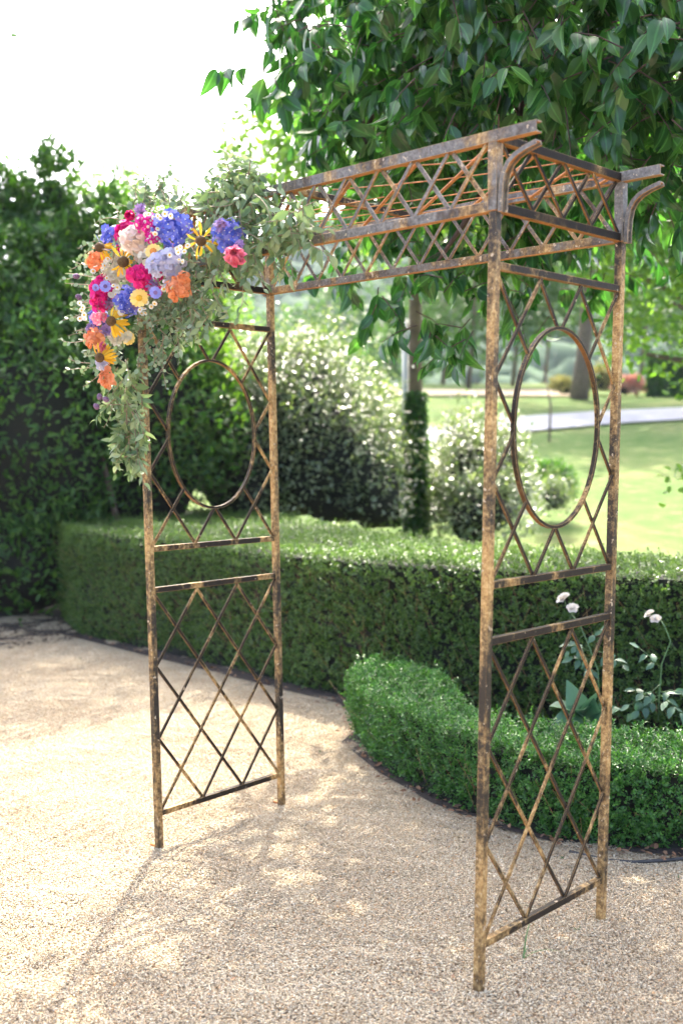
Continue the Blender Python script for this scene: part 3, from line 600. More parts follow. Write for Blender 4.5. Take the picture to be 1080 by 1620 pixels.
def single_leaves(P, D, N, L, wr, kind, mat, parent, name='leaf'):
    mes = []
    for j in range(4 if kind == 'big' else 1):
        tv, tf = leaf_template(kind, j); tv = tv.copy(); tv[:,1] *= wr
        mes.append(mesh_np(name, tv, tf, mat, True, None, RIB if kind == 'big' else None))
    for i_, (p, d, n_, l) in enumerate(zip(P, D, N, L)):
        me = mes[i_ % len(mes)]
        d = nrm(d); s = nrm(np.cross(d, n_)); n2 = np.cross(s, d); o = link(name, me, parent)
        o.matrix_local = Matrix(((d[0]*l, s[0]*l, n2[0]*l, p[0]), (d[1]*l, s[1]*l, n2[1]*l, p[1]), (d[2]*l, s[2]*l, n2[2]*l, p[2]), (0,0,0,1)))
single_leaves(LP[sel], LD[sel], LN[sel], LL[sel], .56, 'big', M_tree, root)

# ------------------------------------------------------------------ the iron arch
def iron_mat(name, base, stops_grey, ochre_lo, chips, under=.0, rough=.55, spec=.4, edge=.85):
    m, nt, out = newmat(name); p = nt.nodes.new('ShaderNodeBsdfPrincipled'); P = pos(nt)
    mp = nt.nodes.new('ShaderNodeMapping'); mp.inputs['Scale'].default_value = (1,1,.4); nt.links.new(P, mp.inputs[0])
    n1 = noise(nt, mp.outputs[0], 7, 6, .60); n2 = noise(nt, P, 70, 5, .7); n3 = noise(nt, P, 60, 6, .75); n4 = noise(nt, P, 6, 4, .6)
    dark = ramp(nt, n2.outputs[0], [(.35, tuple(c*.55 for c in base)), (.65, base)])
    och = ramp(nt, n3.outputs[0], [(.32,(.17,.085,.028)),(.5,(.40,.24,.085)),(.66,(.60,.43,.20))])
    f1 = ramp(nt, math_(nt, 'ADD', math_(nt, 'MULTIPLY', n1.outputs[0], .72), math_(nt, 'MULTIPLY', n3.outputs[0], .28)), [(ochre_lo,(0,0,0)),(ochre_lo+.13,(1,1,1))])
    c = mix(nt, f1.outputs[0], dark.outputs[0], och.outputs[0])
    if stops_grey is not None:
        gcol = ramp(nt, n2.outputs[0], [(.32,(.075,.068,.062)),(.5,(.15,.14,.13)),(.68,(.25,.235,.215))])
        gf = ramp(nt, math_(nt, 'ADD', math_(nt, 'MULTIPLY', n4.outputs[0], .5), math_(nt, 'MULTIPLY', n1.outputs[0], .5)), [(stops_grey,(1,1,1)),(stops_grey+.08,(0,0,0))])
        c = mix(nt, gf.outputs[0], c, gcol.outputs[0])
    # paint worn through to gold-brown metal along the edges
    bv = nt.nodes.new('ShaderNodeBevel'); bv.samples = 4; bv.inputs['Radius'].default_value = .0035
    dt = nt.nodes.new('ShaderNodeVectorMath'); dt.operation = 'DOT_PRODUCT'; gn = nt.nodes.new('ShaderNodeNewGeometry')
    nt.links.new(bv.outputs[0], dt.inputs[0]); nt.links.new(gn.outputs['Normal'], dt.inputs[1])
    ew = ramp(nt, math_(nt, 'SUBTRACT', math_(nt, 'ADD', math_(nt, 'SUBTRACT', 1.0, dt.outputs['Value']), math_(nt, 'MULTIPLY', n1.outputs[0], .5)), .14), [(.13,(0,0,0)),(.24,(edge,)*3)])
    c = mix(nt, ew.outputs[0], c, och.outputs[0])
    ch = ramp(nt, noise(nt, P, 55, 3, .5).outputs[0], [(chips,(0,0,0)),(chips+.03,(1,1,1))])
    c = mix(nt, ch.outputs[0], c, (.50,.40,.28))
    if under:                                            # more orange on faces turned downward
        g = nt.nodes.new('ShaderNodeNewGeometry'); sp = nt.nodes.new('ShaderNodeSeparateXYZ'); nt.links.new(g.outputs['Normal'], sp.inputs[0])
        uf = ramp(nt, math_(nt, 'MULTIPLY', sp.outputs[2], -1), [(.3,(0,0,0)),(.8,(under,)*3)])
        c = mix(nt, uf.outputs[0], c, mix(nt, n3.outputs[0], (.22,.075,.015), (.62,.27,.07)))
    nt.links.new(c, p.inputs['Base Color']); p.inputs['Roughness'].default_value = rough; p.inputs['Specular IOR Level'].default_value = spec; p.inputs['Metallic'].default_value = .1
    b = nt.nodes.new('ShaderNodeBump'); b.inputs['Strength'].default_value = .5; b.inputs['Distance'].default_value = .002
    nt.links.new(n2.outputs[0], b.inputs['Height']); nt.links.new(b.outputs[0], p.inputs['Normal']); nt.links.new(p.outputs[0], out.inputs[0]); return m
I_post = iron_mat('rusted_post', (.036,.026,.017), None, .445, .66)
I_bar = iron_mat('dark_rusted_bar', (.028,.020,.013), None, .515, .70, .4, .62, .25)
I_gird = iron_mat('grey_rusted_girder', (.07,.045,.03), .475, .475, .655, .95)
I_dark = iron_mat('blackened_bar', (.016,.012,.009), None, .60, .73, .6, .72, .2, .45)
I_rust = plain('orange_rust', (.42,.17,.05), .7, .4, 40, bump=.3)
W, D = 1.690, .6708; ZT, ZG, ZP, Z2, Z1, Z0 = 2.45, 2.270, 2.110, 1.2062, 1.0425, .1462
arch = thing('garden_arch', 'rusty wrought iron garden arch with lattice sides and oval hoops on the gravel', 'garden arch')
TOP = {'a': np.array([0,0,ZT]), 'b': np.array([0,D,ZT]), 'c': np.array([W,0,ZT]), 'd': np.array([W,D,ZT])}
FOOT = {'a': np.array([.011,.044,-.03]), 'b': np.array([-.030,.742,-.03]), 'c': np.array([1.646,-.008,-.03]), 'd': np.array([1.637,.676,-.03])}
def leg(k, z):
    bt = np.array([*TOP[k][:2], 2.26]) ; t = min(1, (z+.03)/(2.29)); p = FOOT[k]+(bt-FOOT[k])*t; p[2] = z; return p
X, Y, Z = np.eye(3)
PS = .026
for k in 'abcd':
    mb = MB(); mb.bar(leg(k,-.03), leg(k,2.2585), X, PS, PS); mb.build('post', I_post, arch, bevel=.0015)
    mb = MB(); mb.bar(np.array([*TOP[k][:2],2.2595]), np.array([*TOP[k][:2],2.4475]), X, .031, .031); mb.build('post', I_gird, arch, bevel=.0015)
def rail(a, b, side, wd, th, mat, name='rail'):
    mb = MB(); mb.bar(a, b, side, wd, th); return mb.build(name, mat, arch, bevel=.0012)
def lerp(a, b, t): return a+(b-a)*t
for (f_, g_) in (('a','b'),('c','d')):
    mat_r = I_bar
    def pt(u, z):
        a, b = leg(f_, z), leg(g_, z); d = nrm(b-a); return lerp(a+d*PS*.5, b-d*PS*.5, u)
    for z, th in ((Z0,.022),(Z1,.022),(Z2,.022),(ZP,.022)):
        rail(pt(0,z), pt(1,z), Z, th, .020, mat_r)
    # lower lattice: 3 x 3 diagonals
    def panel(zl, zh, ell):
        zl += .011; zh -= .011
        segs = []
        for s_ in range(1, 6):                           # u + v = s/3 and mirrored
            k = s_/3
            p = [(max(0,k-1), min(1,k)), (min(1,k), max(0,k-1))]
            segs.append((p[0], p[1], 0)); segs.append(((1-p[0][0], p[0][1]), (1-p[1][0], p[1][1]), 1))
        for a, b, lay in segs:
            a, b = np.array(a), np.array(b); pieces = [(0,1)]
            if ell:
                c = (np.array([.5,.5])); e = np.array([.352,.343]); q = (a-c)/e; dq = (b-a)/e
                A, B, C_ = dq@dq, 2*q@dq, q@q-1; disc = B*B-4*A*C_
                if disc > 0:
                    t0, t1 = (-B-disc**.5)/(2*A), (-B+disc**.5)/(2*A); pieces = []
                    if t0 > .02: pieces.append((0, min(1,t0)))
                    if t1 < .98: pieces.append((max(0,t1), 1))
            for t0, t1 in pieces:
                if t1-t0 < .02: continue
                p, q2 = lerp(a,b,t0), lerp(a,b,t1)
                P0, P1 = pt(p[0], zl+(zh-zl)*p[1]), pt(q2[0], zl+(zh-zl)*q2[1]); off = X*(.0035 if lay else -.0035)
                rail(P0+off, P1+off, X, .0066, .0125, I_bar, 'lattice_bar')
        if ell:
            mb = MB(); pts = [pt(.5+.352*math.cos(t), zl+(zh-zl)*(.5+.343*math.sin(t))) for t in np.linspace(0,2*math.pi,49)]
            V_ = []; n_ = len(pts)-1
            cen = pt(.5, (zl+zh)/2)
            for i in range(n_):
                o_ = nrm(pts[i]-cen); V_ += [pts[i]+o_*.005+X*.0075, pts[i]+o_*.005-X*.0075, pts[i]-o_*.005-X*.0075, pts[i]-o_*.005+X*.0075]
            F_ = [(4*i+k, 4*i+(k+1)%4, 4*((i+1)%n_)+(k+1)%4, 4*((i+1)%n_)+k) for i in range(n_) for k in range(4)]
            mb.add(V_, F_); mb.build('oval_hoop', I_bar, arch)
    panel(Z0, Z1, False); panel(Z2, ZP, True)
for k, dx in (('a',-.024),('b',-.024)):                       # small welded foot lugs half sunk in the gravel
    p = leg(k, .006); mb = MB(); mb.bar(p+[dx*.55,0,.004], p+[dx*1.9,0,.002], Y, .024, .016); mb.build('foot_lug', I_rust, arch, bevel=.002)
# girders
OH = .145
cprof = lambda s_: [(-.015,-.016),(.012,-.016),(.012,-.012),(-.011,-.012),(-.011,.012),(.012,.012),(.012,.016),(-.015,.016)] if s_ > 0 else [(-a,b) for a, b in [(-.015,-.016),(.012,-.016),(.012,-.012),(-.011,-.012),(-.011,.012),(.012,.012),(.012,.016),(-.015,.016)]][::-1]
NB = 12
for y0, s_ in ((0.,1),(D,1)):
    mb = MB(); mb.sweep([(-OH,y0,2.464),(W*.3,y0,2.464),(W*.7,y0,2.464),(W+OH,y0,2.464)], cprof(s_), Y); mb.build('top_beam', I_gird, arch)
    rail((.0165,y0,2.273), (W-.0165,y0,2.273), Z, .029, .024, I_gird, 'lower_beam')
    zb, zt = 2.2875, 2.4475
    xs = np.linspace(.02, W-.02, NB+1)
    for i in range(NB):
        for lay, (za, zb_) in enumerate(((zb,zt),(zt,zb))):
            rail((xs[i]+.006,y0-.006+.007*lay,za), (xs[i+1]-.006,y0-.006+.007*lay,zb_), Y, .0062, .0125, I_gird, 'lattice_bar')
    for sx, xe in ((1, W), (-1, 0)):                          # scroll bracket under each beam end
        cv = [(.0255,2.262),(.0265,2.30),(.0295,2.338),(.037,2.368),(.051,2.391),(.074,2.408),(.104,2.420),(.1435,2.430)]
        cv = np.array(cv); q = np.linspace(0,len(cv)-1,22); pts = [(xe+sx*np.interp(k,range(len(cv)),cv[:,0]), y0, np.interp(k,range(len(cv)),cv[:,1])-.008) for k in q]
        mb = MB(); mb.sweep(pts, [(-.014,-.007),(-.010,-.007),(-.010,.003),(.010,.003),(.010,-.007),(.014,-.007),(.014,.007),(-.014,.007)], Y); mb.build('scroll_bracket', I_gird, arch)
for x0 in (0., W):
    rail((x0,.0165,2.462), (x0,D-.0165,2.462), Z, .026, .022, I_dark, 'cross_rail')
    rail((x0,.0165,2.272), (x0,D-.0165,2.272), Z, .026, .022, I_dark, 'cross_rail')
    ys = np.linspace(.02, D-.02, 5)
    for i in range(4):
        for lay, (za, zb_) in enumerate(((2.286,2.448),(2.448,2.286))):
            rail((x0-.004+.008*lay,ys[i]+.004,za), (x0-.004+.008*lay,ys[i+1]-.004,zb_), X, .0066, .012, I_dark, 'lattice_bar')
rail((W*.495,.0145,2.462), (W*.495,D-.0145,2.462), Z, .022, .022, I_bar, 'roof_bar')
for k in range(-3, 7):                                         # diagonal flat bars of the roof
    x0 = 1.665-.268*k; dx = -.86; a, b = np.array([x0,.013,2.45]), np.array([x0+dx,D-.013,2.45]); t0, t1 = 0, 1
    if a[0] > W-.012: t0 = (a[0]-(W-.012))/(-dx)
    if b[0] < .012: t1 = (a[0]-.012)/(-dx)
    if t1-t0 < .08: continue
    rail(lerp(a,b,t0), lerp(a,b,t1), Z, .006, .013, I_rust, 'roof_bar')
for (xa, ya, xb, yb) in [(.95,.10,1.68,.345),(.30,.23,1.68,.515),(.03,.30,1.66,.60),(.03,.42,1.45,.652),(1.3,.02,1.68,.17),(.03,.14,1.0,.30),(.03,.53,.9,.655)]:
    mb = MB(); t = np.linspace(0,1,9)[:,None]; pts = np.array([xa,ya,2.456])+(np.array([xb,yb,2.456])-np.array([xa,ya,2.456]))*t; pts[:,2] -= .008*np.sin(t[:,0]*math.pi)
    mb.tube(pts, .0021, 6); mb.build('tie_wire', I_rust, arch, True)

# ------------------------------------------------------------------ flowers on the arch
arr = thing('floral_arrangement', 'overflowing bouquet of bright mixed flowers and eucalyptus tied to one corner of the arch', 'flowers')
def petal_mesh(name, L, Wd, mat, nseg=4, curl=.0, cup=.15, tipw=.35, basew=.3, notch=0):
    V = []; F = []
    for i in range(nseg+1):
        t = i/nseg; w_ = Wd*(basew+(1-basew)*math.sin(min(1,t*1.25)*math.pi/2)) if t < .75 else Wd*(1-(1-tipw)*((t-.75)/.25)**1.5)
        z = -curl*L*t*t
        V += [(L*t,-w_/2,z+cup*Wd*.5),(L*t-(notch*L if i == nseg else 0),0,z),(L*t,w_/2,z+cup*Wd*.5)]
    for i in range(nseg):
        a = 3*i; F += [(a,a+3,a+4,a+1),(a+1,a+4,a+5,a+2)]
    me = bpy.data.meshes.new(name); me.from_pydata(V, [], F); me.materials.append(mat); me.polygons.foreach_set('use_smooth', [True]*len(F)); me.update(); return me
def frame(n, roll=0.):
    n = nrm(np.asarray(n, float)); a = nrm(np.cross(n, np.array([.1,.2,1.0]))); b = np.cross(n, a)
    a, b = a*math.cos(roll)+b*math.sin(roll), -a*math.sin(roll)+b*math.cos(roll); return a, b, n
def put(o, p, x, y, z, s=1.0):
    m = Matrix(((x[0]*s,y[0]*s,z[0]*s,p[0]),(x[1]*s,y[1]*s,z[1]*s,p[1]),(x[2]*s,y[2]*s,z[2]*s,p[2]),(0,0,0,1)))
    o.matrix_local = m; return o
def local(o, ang, tilt, off=(0,0,0), s=1.0, twist=0):
    """petal placed radially in its flower's own axes"""
    o.matrix_local = Matrix.Translation(off) @ Matrix.Rotation(ang, 4, 'Z') @ Matrix.Rotation(-tilt, 4, 'Y') @ Matrix.Rotation(twist, 4, 'X') @ Matrix.Scale(s, 4)
def pm(name, cols, rough=.6, trans=.25): return leaf_mat(name, cols, rough, trans, None, .25)
M_yel = pm('yellow_petal', [(.68,.38,.02),(.74,.46,.035),(.62,.30,.01)]); M_cone = plain('brown_cone', (.13,.065,.015), .8, .5, 400, bump=1, bscale=500)
M_blue = pm('delphinium_blue', [(.055,.075,.38),(.10,.13,.55),(.19,.22,.62),(.25,.18,.48)]); M_lav = pm('lavender_petal', [(.38,.37,.56),(.46,.43,.56),(.41,.43,.61),(.52,.48,.56)])
M_mag = pm('magenta_petal', [(.45,.004,.11),(.72,.01,.20),(.80,.03,.28),(.60,.006,.15)]); M_pink = pm('pink_petal', [(.82,.20,.33),(.86,.32,.42),(.78,.13,.26)])
M_blush = pm('blush_petal', [(.68,.54,.48),(.72,.61,.56),(.66,.49,.44)]); M_cream = pm('cream_petal', [(.58,.54,.43),(.64,.60,.50)])
M_org = pm('orange_petal', [(.72,.23,.09),(.76,.33,.17),(.66,.17,.05)]); M_white = pm('white_petal', [(.64,.62,.56),(.72,.70,.64)]); M_gold = plain('golden_disc', (.70,.40,.03), .7, .3, 300)
M_purp = pm('purple_petal', [(.22,.14,.32),(.32,.2,.42),(.16,.08,.22)]); M_corn = pm('cornflower_blue', [(.24,.26,.70),(.32,.32,.72)]); M_pale = pm('pale_yellow_petal', [(.85,.62,.18),(.85,.70,.30)])
M_mag2 = pm('sweet_william', [(.70,.02,.30),(.62,.02,.25)]); M_this = plain('thistle_purple', (.16,.09,.16), .8, .5, 200); M_grn = plain('green_stem', (.13,.2,.07), .6, .3, 40)
TOCAM = nrm(CAM-np.array([0,0,2.1]))
def face(bias=(0,0,0), j=.25): return nrm(TOCAM+np.array(bias)+j*rng.normal(size=3))
PX = FPX/4.2                                                   # photo pixels per metre at the corner
cone_bm = bmesh.new(); bmesh.ops.create_icosphere(cone_bm, subdivisions=3, radius=1)
for v in cone_bm.verts: v.co *= 1+.07*((hash(tuple(round(c,3) for c in v.co)) % 7)/7-.5)
cone_me = bpy.data.meshes.new('coneflower'); cone_bm.to_mesh(cone_me); cone_bm.free(); cone_me.materials.append(M_cone)
ray_me = petal_mesh('petal', 1.0, .22, M_yel, 5, .35, .25, .3, .35)
def coneflower(px, py, Yp, r, face_v, npet, a0, a1, droop, label):
    R_ = r/PX; p = aty(px, py, Yp); x, y, z = frame(face_v); c = link('coneflower', cone_me, arr, None, label); cr = R_*.27
    c.matrix_local = Matrix(((x[0]*cr,y[0]*cr,z[0]*cr*.8,p[0]),(x[1]*cr,y[1]*cr,z[1]*cr*.8,p[1]),(x[2]*cr,y[2]*cr,z[2]*cr*.8,p[2]),(0,0,0,1)))
    for i in range(npet):
        a = math.radians(a0+(a1-a0)*(i+.5)/npet)+rng.normal()*.09; o = link('petal', ray_me, c)
        # angle measured in the picture plane: right = 0, up = 90
        dirw = RI*math.cos(a)+UP*math.sin(a); dl = np.array([dirw@x, dirw@y]); al = math.atan2(dl[1], dl[0]); k = 1/.27
        s = k*rng.uniform(.72,1.0)*.80; local(o, al, -droop+rng.normal()*.18, (math.cos(al)*.75, math.sin(al)*.75, -.25), s, rng.normal()*.4)
def floret_mesh(name, mat, L, Wd, n=5, tilt=.35, mat2=None, cen=.16, curl=.2):
    mb = MB()
    for i in range(n):
        a = 2*math.pi*i/n; pts = []
        for t, w_ in ((.08,.12),(.45,.9),(.8,1.0),(1.0,.45)):
            for sd in (-1,1):
                xx, yy = L*t, sd*Wd*w_/2; zz = L*tilt*t-curl*L*t*t
                pts.append((xx*math.cos(a)-yy*math.sin(a), xx*math.sin(a)+yy*math.cos(a), zz))
        mb.add(pts, [(0,1,3,2),(2,3,5,4),(4,5,7,6)], 0)
    if mat2:
        pts = [(cen*L*math.cos(t), cen*L*math.sin(t), .10*L) for t in np.linspace(0,2*math.pi,9)[:-1]]+[(0,0,.25*L)]
        mb.add(pts, [(i,(i+1)%8,8) for i in range(8)], 1)
    me = bpy.data.meshes.new(name); me.from_pydata([tuple(v) for v in np.concatenate(mb.v)], [], mb.f)
    me.materials.append(mat)
    if mat2: me.materials.append(mat2)
    me.polygons.foreach_set('material_index', mb.mi); me.polygons.foreach_set('use_smooth', [True]*len(mb.f)); me.update(); return me
def cluster(name, px, py, Yp, rx, ry, n, me, fr, label=None, deep=.6, core=None, jit=.5):
    """a flower head of many florets on a dome; rx, ry in photo pixels"""
    p = aty(px, py, Yp); x, y, z = RI, UP, -FW; hub = MB()
    hub.tube([p+FW*.02, p-UP*.03+FW*.05], .006, 6); h = hub.build(name, M_grn, arr, label=label)
    for i in range(n):
        t = (i+.5)/n; rr = math.sqrt(t); a = i*2.39996+rng.normal()*.2; u, v = rr*math.cos(a)*rng.uniform(.8,1.15), rr*math.sin(a)*rng.uniform(.8,1.15); hh = math.sqrt(max(0,1-min(1,u*u+v*v)*.9))
        q = p+x*u*rx/PX+y*v*ry/PX+z*(hh*deep+rng.normal()*.13)*min(rx,ry)/PX; nn = nrm(x*u+y*v+z*(hh+.15)+jit*rng.normal(size=3)*.9)
        fx, fy, fz = frame(nn, rng.uniform(0,6)); put(link('floret', me, h), q, fx, fy, fz, fr/PX*rng.uniform(.8,1.15))
    return h
def rosette(name, px, py, Yp, r, mat, label, n_rings=4, open_=.9, fv=None, per=6):
    R_ = r/PX; p = aty(px, py, Yp); x, y, z = frame(fv if fv is not None else face()); bm = bmesh.new(); bmesh.ops.create_icosphere(bm, subdivisions=2, radius=.3*R_)
    me = bpy.data.meshes.new(name); bm.to_mesh(me); bm.free(); me.materials.append(mat); c = put(link(name, me, arr, None, label), p-FW*.02, x, y, z)
    pme = petal_mesh('petal', R_*1.55, R_*1.25, mat, 5, -.55, .55, .55, .45)
    for k in range(n_rings):
        f = (k+1)/n_rings
        for i in range(per):
            o = link('petal', pme, c); local(o, 2*math.pi*(i+.5*k)/per+rng.normal()*.15, math.radians(88-f*62*open_)+rng.normal()*.08, (0,0,-.28*R_), .62+.38*f)
    return c
fl_blue = floret_mesh('floret', M_blue, 1, .8, 5, .3, M_white, .16); fl_lav = floret_mesh('floret', M_lav, 1, 1.0, 4, .25); fl_mag = floret_mesh('floret', M_mag, 1, .85, 7, .8, None, .2, .5)
fl_sw = floret_mesh('floret', M_mag2, 1, .85, 5, .15, M_white, .42); fl_org = floret_mesh('floret', M_org, 1, 1.0, 5, .95, None, .2, .7); fl_pale = floret_mesh('floret', M_lav, 1, .9, 5, .3, M_white, .2)
fl_purp = floret_mesh('floret', M_purp, 1, .42, 8, .35, M_this, .25); fl_pinks = floret_mesh('floret', M_pink, 1, .8, 5, .3, M_white, .25); fl_white = floret_mesh('floret', M_cream, 1, .9, 5, .6, None)
# big heads, placed on the face of the bouquet (plane a hand's breadth in front of the arch)
YA, YB, YC = -.20, -.15, -.10
cluster('delphinium', 180,376,YB,22,18,29,fl_blue,7.2,'deep blue delphinium at the upper left of the bouquet')
cluster('delphinium', 270,364,YB,30,25,41,fl_blue,8.0,'bright blue delphinium right of the pink sweet william')
cluster('delphinium', 362,372,YB,24,22,38,fl_blue,7.2,'violet blue delphinium right of the lone yellow coneflower')
cluster('delphinium', 205,477,YA,20,22,32,fl_blue,7.2,'blue delphinium below the cream bloom')
cluster('delphinium', 158,508,YB,16,20,23,fl_blue,7.2,'pale blue delphinium low on the left edge')
cluster('hydrangea', 265,421,YA,26,25,60,fl_lav,7.0,'large pale lavender hydrangea head', .75)
cluster('white_hydrangea', 188,428,YB,22,26,60,fl_white,6.4,'creamy white bloom behind a yellow coneflower', .7)
cluster('peony', 232,437,YA,22,15,58,fl_mag,7.2,'magenta peony between the cream bloom and the hydrangea', .7)
cluster('peony', 200,372,YB,14,22,44,fl_mag,6.5,'magenta peony above the cream bloom', .7)
cluster('peony', 163,465,YA,17,26,58,fl_mag,6.5,'tall magenta peony on the left side', .7)
cluster('peony', 245,455,YB,12,12,24,fl_mag,5.8)
cluster('sweet_william', 236,356,YA,20,16,25,fl_sw,6.8,'pink sweet william dome with white edged florets', .6)
cluster('sweet_william', 243,377,YA,10,8,9,fl_sw,6.0)
cluster('sweet_william', 156,503,YA,11,10,12,fl_pinks,6.0,'soft pink sweet william low on the left', .6)
cluster('snapdragon', 283,457,YA,18,15,38,fl_org,5.4,'orange snapdragon at the lower right of the bouquet')
cluster('snapdragon', 290,440,YA,9,9,13,fl_org,4.8); cluster('snapdragon', 153,412,YA,13,15,28,fl_org,5.4,'orange snapdragon at the far left')
cluster('snapdragon', 170,599,YA,11,15,27,fl_org,5.4,'orange snapdragon near the tail of the garland'); cluster('snapdragon', 276,388,YC,13,6,15,fl_org,4.8,'orange snapdragon half hidden below the blue delphinium'); cluster('snapdragon', 164,578,YC,8,8,13,fl_org,4.8)
cluster('stock', 160,524,YB,20,12,20,fl_pale,6.4,'lilac stock on the left edge'); cluster('stock', 190,535,YB,15,9,10,fl_blush if False else fl_white,7,'blush spray below the drooping coneflower'); cluster('stock', 163,575,YB,10,9,11,fl_pale,5.6)
fl_blush = floret_mesh('petal', M_blush, 1, .95, 4, .75, None, .2, .55); cluster('peony_bloom', 218,379,YA,19,17,22,fl_blush,13,'blush white peony near the top of the bouquet',.75,jit=.3)
rosette('ranunculus', 372,412,YA,21,M_pink,'single pink ranunculus set apart to the right',5,.6,face((.2,-.1,.1)))
rosette('ranunculus', 210,346,YA,12,M_mag,'small red pink ranunculus at the top',4,.6); cluster('rose', 150,536,YA,12,12,18,floret_mesh('petal', M_org, 1, 1.0, 3, .6, None, .2, .3),8,'peach orange rose on the left edge',.8,jit=.3); rosette('rose_bud', 165,546,YA,11,M_pink,'round pink rosebud under the peach rose',4,.35)
coneflower(195,414,YA-.05,32,face((0,0,-.1),.05),13,-150,130,.45,'large yellow coneflower with drooping petals in front of the cream bloom')
coneflower(158,391,YA-.04,29,face((-.3,0,.3),.05),11,-75,45,.35,'yellow coneflower facing left at the upper left')
coneflower(318,381,YA,28,face((0,0,0),.05),9,-20,340,.12,'lone yellow coneflower with widely spaced petals over the greenery')
coneflower(176,508,YA-.05,29,face((-.3,0,.1),.05),14,-95,95,.3,'yellow coneflower with petals swept right, low in the bouquet')
coneflower(158,566,YA-.04,28,face((-.4,-.1,0),.05),13,-30,130,.3,'lowest yellow coneflower near the tail of the garland')
coneflower(146,452,YC,20,face((-.9,0,0),.05),6,100,330,.4,'yellow coneflower half hidden at the far left')
def daisy(name, px, py, Yp, r, mat, mat2, n, label=None, cen=.32):
    me = floret_mesh(name, mat, 1, 1.6*math.pi/n*.62*2, n, .18, mat2, cen, .1); fx, fy, fz = frame(face(), rng.uniform(0,6)); return put(link(name, me, arr, None, label), aty(px, py, Yp), fx, fy, fz, r/PX)
daisy('calendula',243,398,YA-.03,12,M_pale,plain('orange_disc',(.6,.2,.02),.7,.3,300),13,'golden calendula with an orange eye',.45); daisy('calendula',220,471,YA-.04,14,M_pale,M_gold,15,'pale yellow calendula under the magenta peony',.36)
daisy('calendula',203,535,YC,11,M_pale,M_gold,11)
for px, py, r in [(215,449,12),(241,447,12),(168,522,11),(222,333,11),(213,484,9),(143,520,9),(349,355,10),(378,388,8),(172,478,9)]:
    cluster('nigella', px, py, YA, r*.5, r*.5, 4, fl_purp, r*.8)
for px, py, r in [(246,463,9),(167,453,9),(152,455,6)]:
    daisy('cornflower', px, py, YA-.04, r, M_corn, M_purp, 11, None, .35)
cham = floret_mesh('chamomile', M_white, 1, .6, 9, .1, M_gold, .42)
mum = floret_mesh('button_mum', M_cream, 1, .8, 8, .7, None, .3, .6)
spots = [(240,330),(246,335),(252,342),(235,338),(262,337),(268,341),(257,328),(249,330),(255,345),(243,344),(231,341),(250,362),(246,370),(240,369),(278,393),(284,391),(290,397),(281,398),(270,402),(284,412),(288,414),(271,447),(266,452),(273,455),(262,458),(258,449),(180,452),(186,458),(193,463),(183,466),(190,470),(186,477),(232,478),(240,486),(228,490),(244,480),(225,497),(222,489),(232,494),(172,410),(166,418),(164,428),(162,422),(168,440),(160,434),(299,388),(131,485),(128,492),(133,498),(128,505),(126,480),(134,506),(243,388),(238,379),(150,420),(148,428)]
for px, py in spots:
    fx, fy, fz = frame(face((0,0,.2),.45), rng.uniform(0,6)); put(link('chamomile', cham, arr), aty(px+rng.normal(), py+rng.normal(), YA-rng.uniform(0,.05)), fx, fy, fz, rng.uniform(3.4,4.6)/PX)
for px, py in [(216,401),(222,403),(229,404),(224,415),(231,415),(237,412),(218,408),(226,409),(233,398),(176,467),(184,461),(213,395),(190,480),(188,488),(192,494)]:
    fx, fy, fz = frame(face((0,0,.2),.4), rng.uniform(0,6)); put(link('button_mum', mum, arr), aty(px, py, YA-rng.uniform(0,.03)), fx, fy, fz, 5.5/PX)
for px, py in [(168,632),(153,643),(125,470),(121,437),(158,628)]:
    p = aty(px, py, YA); mb = MB(); t = np.linspace(0,1,6)[:,None]; d = nrm(np.array([-.3,-.3,.3])+.3*rng.normal(size=3)); mb.tube(p+d*(t-.5)*.026, [.003,.009,.0115,.010,.009,.004], 8); mb.build('thistle', M_this, arr, True)

# ---- greenery: sprigs of eucalyptus, sage-green trailing leaves
M_euc = leaf_mat('eucalyptus_leaf', [(.085,.145,.075),(.14,.21,.12),(.205,.275,.175),(.285,.345,.245)], .55, .2, (1.1,1.2,.8), .3)
M_sage = leaf_mat('sage_leaf', [(.095,.16,.07),(.15,.225,.10),(.22,.295,.155),(.31,.375,.23)], .5, .25, (1.1,1.2,.8), .35)
M_stem2 = plain('sprig_stem', (.22,.16,.10), .7, .3, 40)
GL = {'round': [], 'big': []}; st = MB()
def sprig(a, b, kind, n, size, droop=.0, side=None, bend=.0):
    a, b = np.asarray(a, float), np.asarray(b, float); m = 7; t = np.linspace(0,1,m)[:,None]; pts = a+(b-a)*t; ln = np.linalg.norm(b-a)
    bv = nrm(np.cross(b-a, TOCAM)+.4*rng.normal(size=3)); pts = pts+bv*bend*ln*(t*(1-t))*4; st.tube(pts, np.linspace(.0024,.0009,m), 4, cap=False)
    T = nrm(np.gradient(pts, axis=0))
    for i in range(n):
        q = (i+.7)/n*(m-1); k = min(m-2, int(q)); fr = q-k; p = pts[k]*(1-fr)+pts[k+1]*fr; d0 = T[k]
        sd = nrm(np.cross(d0, TOCAM+.7*rng.normal(size=3))); sg = 1 if i % 2 else -1
        d = nrm(d0*.55+sd*sg*.85+np.array([0,0,-droop])+.35*rng.normal(size=3)); nn = nrm(TOCAM*.8+np.array([0,0,.5])+.75*rng.normal(size=3))
        s = size*rng.uniform(.65,1.2)*(1-.3*(i/n)); GL[kind].append((p, d, nn, s))
def jit(px, py, s): return px+rng.normal()*s, py+rng.normal()*s
